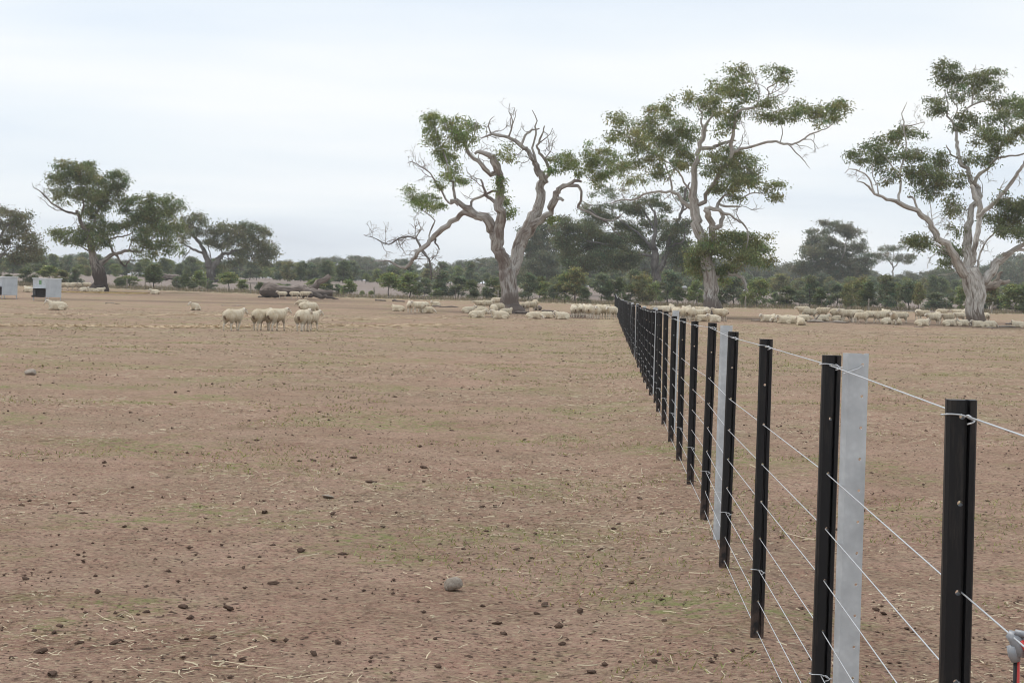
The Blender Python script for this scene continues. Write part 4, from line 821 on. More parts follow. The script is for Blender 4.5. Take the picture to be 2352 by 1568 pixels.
    # straining tool clipped on the near wire
    Y = 2.59; c = np.array([fenceX(Y), Y, terr1(fenceX(Y), Y) + HP * (1 - .284)])
    t = empty('fence_strainer', c + np.array([0, 0, -.05]), 0); oc = np.array([0, 0, .05])
    link('cast_head', join_tubes('cast_head', [(oc + np.array([[-.006, .004, .006], [.004, 0, .0], [.012, -.002, -.014], [.010, -.004, -.028]]), [.006, .0115, .0125, .008], 10), (oc + np.array([[.002, -.006, .010], [.018, -.01, .006], [.034, -.012, .001], [.050, -.014, -.002]]), [.004, .006, .006, .005], 8), (oc + np.array([[.002, .0, -.012], [.004, -.001, -.026], [.006, -.002, -.036]]), [.010, .0095, .0065], 10)], M['grey']), t)
    link('red_rod', tube_mesh('red_rod', oc + np.array([[.010, -.012, -.002], [.018, -.016, -.016], [.030, -.02, -.045], [.040, -.022, -.09], [.046, -.022, -.16]]), [.0035, .0042, .0042, .0042, .0042], M['red'], 10), t)
    link('red_rod', tube_mesh('red_rod', oc + np.array([[.009, .001, -.030], [.0095, .001, -.10], [.010, .001, -.30]]), [.0042, .0042, .0042], M['red'], 10), t)
    link('black_strip', tube_mesh('black_strip', oc + np.array([[.0055, -.0012, -.032], [.006, -.0012, -.10], [.0065, -.0012, -.30]]), [.0030, .0030, .0030], M['black'], 8), t)
    tag(t, 'red and grey wire strainer clipped to the near fence wire', 'strainer')

# ------------------------------------------------------------------ boundary fence, logs, feeders, small far things
def build_boundary():
    xs = [1995 + 284 * k for k in range(-8, 3)]
    p0 = ground_col(1146, 163); root = empty('boundary_fence', p0); tag(root, 'old wire fence with weathered timber posts before the row of saplings', 'fence')
    tm, tr_ = smooth_limb([[0, 0, -.3], [.01, 0, .4], [0, .01, 1.12]], [.075, .07, .065], 5); pm = tube_mesh('timber_post', tm, tr_, M['wood'], 8, .1)
    sm = tube_mesh('steel_picket', np.array([[0, 0, -.3], [0, 0, 1.0]]), [.022, .022], M['rust'], 5)
    X = np.arange(-62, 62, 3.77); pts = []
    px = []
    for x in xs:
        d = 165.0
        for _ in range(5): d = float(yB(ground_col(x, d)[0]))
        q = ground_col(x, d); px.append(q[0]); o = link('timber_post', pm, root); o.location = q - p0; o.rotation_euler = (random.gauss(0, .03), random.gauss(0, .03), random.random() * 6)
    for xx in X:
        q = np.array([xx, float(yB(xx)), terr1(xx, float(yB(xx)))]); pts.append(q)
        if min(abs(xx - a) for a in px) > 1.5:
            o = link('steel_picket', sm, root); o.location = q - p0; o.rotation_euler = (random.gauss(0, .03), random.gauss(0, .03), 0)
    for h in (.2, .4, .6, .8, .98):
        link('wire', tube_mesh('wire', np.array(pts) - p0 + np.array([0, 0, h]), np.full(len(pts), .0015), M['wire'], 3), root)

def log_thing(name, specs, mat, label, cat='log', group=None, names=None, sides=12):
    """specs: list of paths [(X,Y,Z,r)...] world coordinates"""
    b = np.array(specs[0][0][:3]); root = empty(name, b) if len(specs) > 1 else None; b2 = b
    for i, s in enumerate(specs):
        a = np.array(s); q, rr = smooth_limb(a[:, :3] - b2, a[:, 3], 300 + i + len(label), .06)
        me = tube_mesh((names[i] if names else 'branch'), q, rr, mat, sides, .26, i + 2)
        if root: link(names[i] if names else 'branch', me, root)
        else: root = link(name, me, None, b)
    return tag(root, label, cat, group)
def px_path(conv, lst, d, m_extra=0):
    sc = conv(1, 0)[0] - conv(0, 0)[0]; return [(*P(*conv(x, y), d + (q[0] if q else 0)), r * sc * d / FPX) for (x, y, r, *q) in lst]
def build_logs():
    d = ground_px(*Z2(1450, 1030))[1] + 1.6
    log_thing('fallen_log', [px_path(Z2, [(1205, 945, 78), (1240, 958, 72), (1330, 968, 64), (1450, 970, 60), (1560, 968, 58), (1660, 968, 50), (1760, 975, 40), (1905, 975, 34)], d),
                             px_path(Z2, [(1560, 945, 40, .2), (1640, 915, 38, .4), (1710, 890, 33, .7), (1800, 838, 31, 1.2), (1878, 795, 26, 1.6)], d),
                             px_path(Z2, [(1600, 985, 34, -.2), (1680, 990, 32, -.4), (1760, 1012, 26, -.6), (1860, 1022, 16, -.8), (1970, 1040, 7, -1.)], d),
                             px_path(Z2, [(1235, 930, 34), (1212, 895, 22), (1198, 872, 8)], d)], M['dead'], 'huge fallen grey log with a broken limb pointing up and three sheep beside it', 'log', None, ['log_trunk', 'broken_limb', 'root_tail', 'broken_end'], 16)
    def stick(conv, pts, label, mat=M['dead'], lift=.0, **k):
        d_ = ground_px(*conv(pts[0][0], pts[0][1]))[1]; sc = conv(1, 0)[0] - conv(0, 0)[0]; out = []
        for (x, y, r) in pts:
            g = ground_col(conv(x, y)[0], d_ + random.uniform(-.25, .25)); hz = max(0.0, (project(g)[1] - conv(x, y)[1]) * d_ / FPX); R = r * sc * d_ / FPX
            out.append((g[0], g[1], g[2] + min(hz, k.get('maxh', .5)) * (1 if k.get('up') else 0) + R * .6, R))
        return log_thing('fallen_branch', [out], mat, label, 'branch', k.get('group'), None, 8)
    Za, Zb, Zc, Zd, Ze = cv(0, 1050, 3.92), cv(600, 1050, 2.94), cv(1500, 1100, 2.352), cv(2400, 1100, 2.613), cv(3200, 1100, 2.625)
    stick(Za, [(1650, 645, 8), (1680, 632, 7), (1760, 640, 6), (1820, 652, 5), (1880, 648, 2)], 'short pale stick on the open ground right of the feeders', M['deadpale'], up=1, maxh=.12)
    stick(Zb, [(840, 506, 6), (920, 508, 6), (1000, 502, 6), (1060, 503, 5), (1125, 512, 3)], 'pale straight stick lying between the walking sheep and the fallen log', M['deadpale'])
    stick(Zb, [(1275, 412, 14), (1305, 410, 13), (1335, 408, 6)], 'short dark broken chunk of wood left of the huge log')
    stick(Zc, [(538, 300, 6), (560, 322, 7), (640, 330, 7), (720, 328, 6), (785, 345, 3)], 'thin curved fallen branch on the ground left of the sparse gum', up=1, maxh=.5)
    stick(Zc, [(1320, 360, 12), (1380, 362, 13), (1450, 360, 10), (1530, 362, 7)], 'dark fallen bough against the foot of the sparse gum')
    stick(Zc, [(1500, 330, 22), (1530, 326, 26), (1565, 332, 18)], 'dark rotten stump lump right of the sparse gum trunk')
    stick(Zc, [(1570, 345, 12), (1620, 342, 13), (1690, 350, 6)], 'dark low rotten log piece right of the sparse gum')
    stick(Zc, [(1660, 375, 5), (1690, 365, 8), (1715, 345, 5), (1725, 335, 3)], 'forked dead stick poking up beside a lying sheep', up=1, maxh=.6)
    stick(Zc, [(1810, 388, 8), (1850, 390, 8), (2000, 400, 6)], 'low dark branch lying under the tight row of sheep')
    stick(Zc, [(0, 242, 9), (50, 240, 10), (105, 246, 5)], 'low dark timber piece on the ground right of the huge log')
    stick(Zc, [(165, 248, 10), (210, 243, 11), (280, 250, 6)], 'knotted dark timber piece near the boundary fence posts')
    stick(Ze, [(80, 492, 12), (200, 496, 14), (320, 488, 15), (420, 498, 16), (505, 508, 8)], 'long pale fallen log in front of the grazing flock', M['deadpale'])
    stick(Ze, [(100, 490, 10), (150, 470, 9), (205, 418, 5)], 'dead leaning spike of timber beside the long pale log', M['dead'], up=1, maxh=.9)
    stick(Ze, [(1680, 520, 8), (1740, 512, 14), (1800, 510, 15), (1832, 512, 8)], 'grey log between lying sheep at the white-trunked gum', M['dead'])
    stick(Ze, [(2075, 545, 14), (2140, 540, 16), (2215, 545, 14), (2262, 530, 8)], 'grey fallen log right of the white-trunked gum', M['deadpale'])
    stick(Ze, [(2165, 520, 16), (2200, 512, 18), (2240, 512, 8)], 'dark hollow log end beside the sheep lying right of the white-trunked gum', M['dead'])
    stick(Zd, [(1690, 478, 18), (1725, 470, 22), (1760, 476, 16)], 'dark stump block at the end of the line of resting sheep', M['dead'])
    stick(Zd, [(1580, 478, 6), (1620, 474, 8), (1680, 476, 6)], 'thin dark branch left of the dark stump block', M['dead'])
    stick(Zd, [(1250, 478, 12), (1290, 474, 12), (1325, 480, 5)], 'dark timber piece at the foot of the tallest gum', M['dead'])
    stick(Ze, [(1200, 545, 5), (1260, 530, 6), (1300, 535, 4)], 'thin pale stick in front of the sheep lying at the gap in the flock', M['deadpale'])
    stick(Ze, [(1960, 556, 5), (2020, 552, 6), (2080, 556, 3)], 'thin stick in front of sheep lying below the white-trunked gum', M['deadpale'])
    # far fallen timber beyond the boundary
    def far_log(x, d_, L, r, ang, label, z=.3):
        g = ground_col(x, d_); c, s = math.cos(ang), math.sin(ang)
        log_thing('fallen_log', [[(g[0] - c * L / 2, g[1] - s * L / 2, g[2] + r * .8, r), (g[0], g[1], g[2] + r * .9 + z * .3, r * 1.1), (g[0] + c * L / 2, g[1] + s * L / 2, g[2] + r * .6, r * .6)],
                                 [(g[0] - c * L / 4, g[1] - s * L / 4, g[2] + r, r * .5), (g[0] - c * L * .1, g[1] - s * L * .1, g[2] + r + z, r * .35), (g[0] + c * L * .25, g[1] + s * L * .3, g[2] + r * 1.5 + z, r * .15)]], M['dead'], label, 'log', None, ['log_trunk', 'broken_limb'], 10)
    far_log(388, 250, 3.4, .45, .2, 'dark fallen log in far paddock between dark-butted gum and spreading grey gum')
    far_log(352, 235, 2.4, .5, 1.0, 'upturned stump of dead timber beyond the dark-butted gum', .9)
    far_log(2310, 182, 3.2, .3, .3, 'tangle of bleached dead timber right of the white-trunked gum', .5)
    d3 = 112.0
    log_thing('fallen_limb', [px_path(Z5, [(835, 1310, 20, 1), (880, 1290, 22, 1.4), (920, 1285, 14, 1.8), (965, 1270, 6, 2.2)], d3), px_path(Z5, [(880, 1285, 12, 1.4), (905, 1240, 9, 1.5), (930, 1225, 4, 1.5)], d3), px_path(Z5, [(840, 1310, 18, 1.0), (812, 1330, 20, .5), (800, 1380, 20, .2)], d3)], M['deadpale'], 'bleached broken limb jutting out beside the white-streaked trunk', 'branch', None, ['branch', 'branch', 'branch'], 10)
def build_feeders():
    px = [(105, 691), (4, 686)]
    f0 = None
    for i, (x, y) in enumerate(px):
        p = ground_px(x, y); s = p[1] / FPX
        if f0 is None:
            r = empty('feeder', p, 0); A, B, h, lg = 1.36, 1.50, 1.30, .27     # open face width, plain face width, body height, leg length
            # local frame: corner toward the camera at origin, open face runs to -x/+y, plain face to +x/+y
            ax = Matrix.Rotation(math.radians(0), 4, 'Z')
            def part(name, lst, mat, bv=.008):
                o = link(name, boxes(name, lst, mat, bv), r); o.rotation_euler = (0, 0, math.radians(58)); return o
            t = .02
            # box spans x 0..B (plain face lies on y=0), y 0..A (open face lies on x=0)
            part('plain_side', [(0, B, 0, t, lg, lg + h)], M['sheet']); part('back_side', [(0.0, B, A - t, A, lg, lg + h)], M['sheet']); part('end_side', [(B - t, B, t + .002, A - t - .002, lg, lg + h)], M['sheet'])
            part('upper_panel', [(0.004, t, t + .002, A - t - .002, lg + .62, lg + h)], M['steel']); part('trough_floor', [(-.10, B - t - .002, t + .002, A - t - .002, lg + .01, lg + .05)], M['rust'])
            part('trough_lip', [(-.12, -.102, .0, A, lg - .02, lg + .12)], M['dark']); part('sticker', [(-.002, .002, .45, .72, lg + .9, lg + 1.2)], M['brickgreen'], 0)
            fl = part('flap', [(-.46, 0, .02, A - .02, -.008, .008)], M['sheet']); fl.location = (0, 0, lg + .64)
            part('opening_shade', [(.24, .26, t + .004, A - t - .004, lg + .06, lg + .56)], M['dark'])  # near-black sheet standing in for the shade inside the feeder
            part('lid', [(-.05, B + .05, -.05, A + .05, lg + h + .002, lg + h + .06)], M['lid'], .01)
            for (lx, ly) in ((.03, .03), (B - .07, .03), (.03, A - .07), (B - .07, A - .07)): part('leg', [(lx, lx + .045, ly, ly + .045, 0, lg - .002)], M['steel'], .004)
            part('skid', [(-.05, B + .05, .03, .075, -.03, .012)], M['rust'], .004); part('skid', [(-.05, B + .05, A - .07, A - .025, -.03, .012)], M['rust'], .004)
            f0 = r; tag(r, 'galvanised sheep feeder with open trough and flap, sheep lying in front', 'feeder')
        else:
            r = copy_tree(f0); r.location = p; tag(r, 'galvanised sheep feeder cut by the picture edge, farther from the lying sheep', 'feeder')
def build_far_things():
    g = ground_col(308, 255); r = empty('gate_frame', g, .3)
    for nm, q in (('rail', [(-.55, 0, .1), (.55, 0, .1)]), ('rail', [(-.55, 0, 1.0), (.55, 0, 1.0)]), ('upright', [(-.55, 0, 0), (-.55, 0, 1.05)]), ('upright', [(.55, 0, 0), (.55, 0, 1.05)]), ('brace', [(-.55, 0, .1), (.55, 0, 1.0)])):
        link(nm, tube_mesh(nm, np.array(q, float), [.04, .04], M['white'], 6), r)
    tag(r, 'small white metal gate frame in the far paddock', 'gate')
    g = ground_col(1562, 300); r = empty('shed', g, .35); r.scale = (.42, .42, .42)
    link('wall', boxes('wall', [(-2.2, 2.2, -1.6, 1.6, -.1, 1.7)], M['wood'], .01), r)
    me = bpy.data.meshes.new('roof'); me.from_pydata([(-2.5, -1.9, 1.68), (2.5, -1.9, 1.68), (2.5, 1.9, 1.68), (-2.5, 1.9, 1.68), (-2.5, 0, 2.5), (2.5, 0, 2.5), (-2.5, -1.9, 1.6), (2.5, -1.9, 1.6), (2.5, 1.9, 1.6), (-2.5, 1.9, 1.6)], [], [(0, 1, 5, 4), (2, 3, 4, 5), (1, 2, 5), (3, 0, 4), (6, 9, 8, 7), (0, 6, 7, 1), (1, 7, 8, 2), (2, 8, 9, 3), (3, 9, 6, 0)]); me.materials.append(M['roof']); link('roof', me, r)
    tag(r, 'small far shed with pale gable roof seen between the saplings', 'shed')

# ------------------------------------------------------------------ sheep
def chain(out, pts, step=.45):
    pts = np.array(pts, float)
    for a, b in zip(pts[:-1], pts[1:]):
        L = np.linalg.norm(b[:3] - a[:3]); n = max(1, int(L / (min(a[3], b[3]) * step)))
        for k in range(n): out.append(a + (b - a) * k / n)
    out.append(pts[-1])
def sheep_mesh(name, pose, head='up', stride=0.0, turn=0.0, tilt=0.0):
    sp = []; eyes = []; ears = []
    if pose == 'stand':
        chain(sp, [(-.47, 0, .600, .195), (-.32, 0, .615, .225), (-.12, 0, .59, .245), (.10, 0, .585, .245), (.27, 0, .61, .222), (.37, 0, .61, .185)])
        chain(sp, [(-.30, 0, .52, .17), (.0, 0, .50, .165), (.25, 0, .52, .15)])
        for s in (-1, 1):
            k = stride * s
            chain(sp, [(.27, .11 * s, .47, .085), (.28 + k * .5, .115 * s, .31, .050), (.275 + k * .8, .11 * s, .17, .036), (.27 + k, .11 * s, .055, .031), (.29 + k, .11 * s, .025, .034)])
            chain(sp, [(-.38, .12 * s, .52, .15), (-.35 - k * .3, .13 * s, .39, .10), (-.36 - k * .5, .125 * s, .33, .068), (-.45 - k * .7, .12 * s, .235, .044), (-.44 - k, .12 * s, .09, .033), (-.42 - k, .12 * s, .025, .036)])
        chain(sp, [(-.63, 0, .66, .045), (-.675, 0, .58, .038), (-.67, 0, .50, .030)])
        nb = np.array([.36, 0, .66])
    else:
        chain(sp, [(-.42, 0, .225, .19), (-.28, 0, .245, .225), (-.05, 0, .25, .245), (.16, 0, .255, .235), (.30, 0, .26, .19)])
        chain(sp, [(-.3, .09, .16, .16), (.0, .07, .14, .15), (.25, .05, .16, .13)])
        for s in (-1, 1):
            chain(sp, [(-.34, .15 * s, .17, .13), (-.16, .23 * s, .12, .075), (-.20, .27 * s, .055, .045), (-.40, .25 * s, .035, .034), (-.46, .24 * s, .03, .034)])
            chain(sp, [(.26, .13 * s, .14, .10), (.42, .14 * s, .08, .05), (.44, .14 * s, .045, .036), (.28, .17 * s, .032, .032)])
        chain(sp, [(-.58, 0, .24, .045), (-.63, 0, .16, .035)])
        nb = np.array([.30, 0, .33])
    ct, stn = math.cos(turn), math.sin(turn)
    def hd(v): return np.array([nb[0] + v[0] * ct - v[1] * stn, nb[1] + v[0] * stn + v[1] * ct, nb[2] + v[2]])
    H = {'up': dict(n1=(.10, 0, .08), n2=(.20, 0, .20), h0=(.235, 0, .245), h1=(.33, 0, .215), h2=(.43, 0, .145)),
         'mid': dict(n1=(.10, 0, .05), n2=(.20, 0, .11), h0=(.24, 0, .145), h1=(.32, 0, .105), h2=(.41, 0, .02)),
         'level': dict(n1=(.12, 0, .02), n2=(.26, 0, .05), h0=(.31, 0, .06), h1=(.40, 0, .02), h2=(.49, 0, -.05)),
         'graze': dict(n1=(.14, 0, -.08), n2=(.27, 0, -.25), h0=(.30, 0, -.32), h1=(.35, 0, -.43), h2=(.39, 0, -.55)),
         'low': dict(n1=(.12, 0, -.05), n2=(.24, 0, -.10), h0=(.28, 0, -.11), h1=(.37, 0, -.18), h2=(.46, 0, -.25))}[head]
    chain(sp, [(*hd((0, 0, -.02)), .175), (*hd(H['n1']), .135), (*hd(H['n2']), .098), (*hd(H['h0']), .086)])
    chain(sp, [(*hd(H['h0']), .086), (*hd(H['h1']), .070), (*hd(H['h2']), .046)])
    h0, h1, h2 = (np.array(H[k]) for k in ('h0', 'h1', 'h2'))
    upv = np.cross(h2 - h0, (0, 1, 0)); upv /= -np.linalg.norm(upv) if upv[2] < 0 else np.linalg.norm(upv)
    for s in (-1, 1):
        e0 = h0 + upv * .03 + np.array([0, s * .07, 0]); e1 = h0 - (h2 - h0) * .15 + np.array([0, s * .175, 0]) + upv * .01
        chain(sp, [(*hd(e0), .024), (*hd((e0 + e1) / 2), .027), (*hd(e1), .017)]); ears.append(hd(e1)); ears.append(hd((e0 + e1) / 2))
        eyes.append(hd(h0 * .45 + h1 * .55 + upv * .035 + np.array([0, s * .062, 0])))
    bm = bmesh.new()
    for q in sp: bmesh.ops.create_icosphere(bm, subdivisions=2, radius=float(q[3]), matrix=Matrix.Translation(Vector(q[:3])))
    me = bpy.data.meshes.new('t'); bm.to_mesh(me); bm.free(); ob = bpy.data.objects.new('t', me); col.objects.link(ob)
    md = ob.modifiers.new('r', 'REMESH'); md.mode = 'VOXEL'; md.voxel_size = .023; md.use_smooth_shade = True
    m2 = ob.modifiers.new('s', 'SMOOTH'); m2.factor = .5; m2.iterations = 3
    bpy.context.view_layer.update(); dg = bpy.context.evaluated_depsgraph_get(); out = bpy.data.meshes.new_from_object(ob.evaluated_get(dg)); bpy.data.objects.remove(ob)
    n = len(out.vertices); V = np.empty(n * 3, np.float32); out.vertices.foreach_get('co', V); V = V.reshape(-1, 3)
    # fleece relief
    lum = vnoise(V[:, 0] * 14 + V[:, 2] * 6, V[:, 1] * 14 + V[:, 2] * 9, 4) * .018; Nn = np.empty(n * 3, np.float32); out.vertices.foreach_get('normal', Nn); Nn = Nn.reshape(-1, 3)
    body = (V[:, 2] > (.36 if pose == 'stand' else .06)) & (V[:, 0] < nb[0] + .12)
    V2 = V + Nn * (lum * body)[:, None]; out.vertices.foreach_set('co', V2.astype(np.float32).ravel())
    C = np.tile(np.array([.70, .630, .500]), (n, 1))
    skin = np.array([.74, .69, .61])
    hc = hd(H['h1']); dh = np.linalg.norm(V - hc, axis=1); C[dh < .17] = skin
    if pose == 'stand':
        C[V[:, 2] < .30] = skin; C *= np.where(V[:, 2] > .28, np.clip(.62 + (V[:, 2] - .33) * 1.5, .62, 1.0), 1.0)[:, None] * np.where(V[:, 2] > .28, 1, 1)[:, None]  # underside shade and belly dirt painted into the wool, darker downwards
        C[V[:, 2] < .035] = (.10, .085, .07)
        rump = (V[:, 0] < -.56) & (np.abs(V[:, 1]) < .05) & (V[:, 2] < .58); C[rump] = (.22, .17, .12)
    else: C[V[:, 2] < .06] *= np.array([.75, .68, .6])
    dn = np.linalg.norm(V - hd(H['h2']) - (hd(H['h2']) - hd(H['h1'])) * .28, axis=1); C[dn < .035] = (.16, .12, .11)
    for e in eyes: C[np.linalg.norm(V - e, axis=1) < .024] = (.03, .025, .02)
    for e in ears: C[np.linalg.norm(V - e, axis=1) < .035] = (.48, .38, .33)
    c4 = np.ones((n, 4), np.float32); c4[:, :3] = C; a = out.color_attributes.new('Col', 'FLOAT_COLOR', 'POINT'); a.data.foreach_set('color', c4.ravel())
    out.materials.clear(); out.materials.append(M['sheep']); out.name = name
    z = V2[:, 2].min()
    if pose == 'lie': z += .012
    out.transform(Matrix.Translation((0, 0, -float(z))))
    return out
def build_sheep():
    m = {'s': [sheep_mesh('sheep', 'stand', 'mid', 0.03), sheep_mesh('sheep', 'stand', 'mid', -.05, .5), sheep_mesh('sheep', 'stand', 'level', .06, -.4)],
         'w': [sheep_mesh('sheep', 'stand', 'mid', .10, -.25), sheep_mesh('sheep', 'stand', 'mid', -.09, -.45)],
         'v': [sheep_mesh('sheep', 'stand', 'level', .0, .0), sheep_mesh('sheep', 'stand', 'level', .04, .35)],
         'g': [sheep_mesh('sheep', 'stand', 'graze', .05), sheep_mesh('sheep', 'stand', 'graze', -.04, .3)],
         'l': [sheep_mesh('sheep', 'lie', 'mid', 0, .0), sheep_mesh('sheep', 'lie', 'mid', 0, .7), sheep_mesh('sheep', 'lie', 'mid', 0, -.8)],
         'd': [sheep_mesh('sheep', 'lie', 'low', 0, .3), sheep_mesh('sheep', 'lie', 'low', 0, -.6)]}
    A, B, C_, D, E_ = cv(0, 1050, 3.92), cv(600, 1050, 2.94), cv(1500, 1100, 2.352), cv(2400, 1100, 2.613), cv(3200, 1100, 2.625)
    # heading: degrees, 0 = facing picture right, 90 = away from camera, 180 = left, 270 = toward camera
    near = [(B, 985, 801, 'w', 60, .85, 'lone cream sheep walking off on its own left of the other walkers'), (B, 1305, 797, 'w', 66, .85, 'sheep walking away, dark patch under its tail, touching a paler walker'), (B, 1490, 800, 'w', 62, .88, 'large cream sheep walking to the right beside the sheep with dark tail patch'),
            (B, 1795, 808, 'w', 80, .86, 'sheep seen from behind, tail toward viewer, partly hiding another walker'), (B, 1890, 800, 'w', 62, .80, 'sheep with pricked ears half hidden behind the one seen from behind'), (B, 1870, 640, 'g', 28, .86, 'sheep grazing head down beyond the pair of overlapping walkers'),
            (B, 1800, 505, 'd', 200, .92, 'sheep resting head turned left behind the grazing one'), (B, 530, 562, 'l', 262, .95, 'sheep lying face on alone on the open ground'), (B, 1550, 427, 's', 180, .80, 'slim sheep standing against the huge log, facing its broken end'), (B, 1705, 432, 'g', 8, .83, 'sheep grazing in front of the huge fallen log'), (B, 1825, 432, 'v', 5, .84, 'sheep standing against the huge log, head level, beside the grazing one'),
            (B, 55, 370, 'l', 170, .95, 'sheep lying alone near the boundary fence post, behind the open ground'), (A, 890, 742, 'l', 188, .95, 'sheep lying side on in front of the metal feeder')]
    for (cvf, x, y, k, hd, sc, lb) in near:
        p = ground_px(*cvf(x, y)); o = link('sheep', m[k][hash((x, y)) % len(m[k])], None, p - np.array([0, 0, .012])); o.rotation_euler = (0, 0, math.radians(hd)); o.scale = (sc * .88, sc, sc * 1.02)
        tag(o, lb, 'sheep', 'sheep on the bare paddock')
    clusters = {
     'feeder': ('behind the feeders by the dark-butted gum', A, [(450, 465, 'd', 185), (440, 440, 'l', 180), (1005, 430, 's', 190), (1110, 440, 'v', 5), (1180, 425, 's', 20), (1235, 436, 's', 260), (1365, 415, 'v', 170), (1320, 452, 'l', 10), (1450, 462, 'd', 182), (1570, 462, 'l', 5)]),
     'leftgum': ('left of the sparse half-dead gum', C_, [(215, 341, 'l', 175), (325, 352, 's', 100), (405, 356, 's', 185), (440, 352, 'v', 170), (490, 357, 'd', 20), (565, 295, 'l', 200)]),
     'sparse': ('round the foot of the sparse half-dead gum', C_, [(985, 328, 'v', 175), (1055, 330, 's', 20), (1150, 300, 'v', 5), (1195, 330, 'l', 150), (885, 356, 'l', 20), (990, 346, 'l', 180), (1005, 364, 'd', 10), (965, 402, 'l', 5), (1115, 398, 'g', 265), (1165, 365, 's', 230), (1175, 412, 'l', 175), (1235, 369, 'l', 15), (1385, 357, 's', 95), (1430, 350, 's', 80), (1468, 347, 'g', 10), (1505, 316, 's', 100)]),
     'sparse2': ('right of the sparse half-dead gum trunk', C_, [(1500, 412, 'd', -5), (1612, 408, 'd', 5), (1760, 416, 'l', 200)]),
     'row': ('in the tight row left of the black post fence', C_, [(1870, 402, 's', 95), (1900, 392, 's', 60), (1940, 402, 's', 85), (1985, 400, 's', 100), (2022, 412, 's', 75), (2050, 398, 's', 90), (2085, 412, 's', 255), (2130, 412, 's', 40), (2165, 398, 's', 80), (2222, 412, 'v', 230), (1960, 390, 's', 95), (2105, 392, 's', 100)]),
     'tall': ('at the foot of the tallest gum behind the fence', D, [(590, 430, 'v', 10), (660, 442, 'v', 175), (720, 440, 's', 170), (745, 420, 's', 90), (795, 482, 's', 100), (855, 482, 'g', 265), (888, 465, 's', 95), (950, 486, 's', 50), (1015, 484, 's', 30), (1050, 462, 'v', 10), (1115, 474, 'g', 85), (1070, 486, 'l', 0), (1188, 490, 'l', 215), (1248, 487, 's', 170), (1000, 470, 'l', 180), (920, 452, 's', 80)]),
     'string': ('resting between the two leafy gums', D, [(1745, 487, 'l', 180), (1805, 484, 'l', 90), (1862, 492, 'd', 200), (1920, 506, 'l', 175), (2010, 494, 'd', 180), (2045, 508, 'l', 170), (2100, 523, 'l', 90), (1960, 485, 'd', 10), (2130, 485, 'd', 10)]),
     'graze': ('in the grazing flock behind the long pale log', E_, [(100, 472, 'g', 175), (30, 440, 'v', 180), (240, 458, 'v', 5), (240, 484, 'l', 0), (390, 472, 'v', 10), (475, 494, 's', 200), (500, 482, 'v', 15), (562, 496, 's', 80), (640, 512, 'g', 195), (745, 500, 'g', 5), (838, 508, 's', 20), (885, 470, 's', 95), (925, 515, 'd', 10), (985, 524, 's', 260), (1025, 517, 'l', 90), (1065, 502, 'v', 180), (925, 472, 's', 90), (410, 486, 'l', 5), (600, 470, 'v', 170)]),
     'white': ('crowded at the foot of the white-trunked gum', E_, [(1240, 472, 's', 100), (1295, 482, 'v', 175), (1285, 533, 'l', -5), (1395, 526, 'v', 190), (1490, 460, 'v', 10), (1550, 520, 'v', 185), (1575, 534, 'l', 5), (1675, 494, 'v', 175), (1650, 458, 'v', 180), (1770, 496, 's', 85), (1822, 498, 's', 95), (1868, 497, 's', 60), (1705, 533, 'd', 0), (1870, 545, 'l', 180), (1990, 549, 'd', 0), (1948, 500, 's', 95), (1730, 470, 's', 80), (1450, 500, 's', 90), (2290, 548, 'l', 165)])}
    word = {'s': 'standing', 'w': 'walking', 'v': 'standing with level head', 'g': 'grazing head down', 'l': 'lying', 'd': 'lying with lowered head'}
    i = 0
    for key, (where, cvf, lst) in clusters.items():
        for (x, y, k, hd) in lst:
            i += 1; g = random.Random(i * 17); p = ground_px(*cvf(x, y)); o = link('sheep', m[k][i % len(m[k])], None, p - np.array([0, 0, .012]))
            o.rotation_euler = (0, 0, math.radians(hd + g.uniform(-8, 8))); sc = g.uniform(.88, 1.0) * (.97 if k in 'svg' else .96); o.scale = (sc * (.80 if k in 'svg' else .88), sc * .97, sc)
            tag(o, 'cream sheep %s %s' % (word[k], where), 'sheep', 'sheep ' + where)

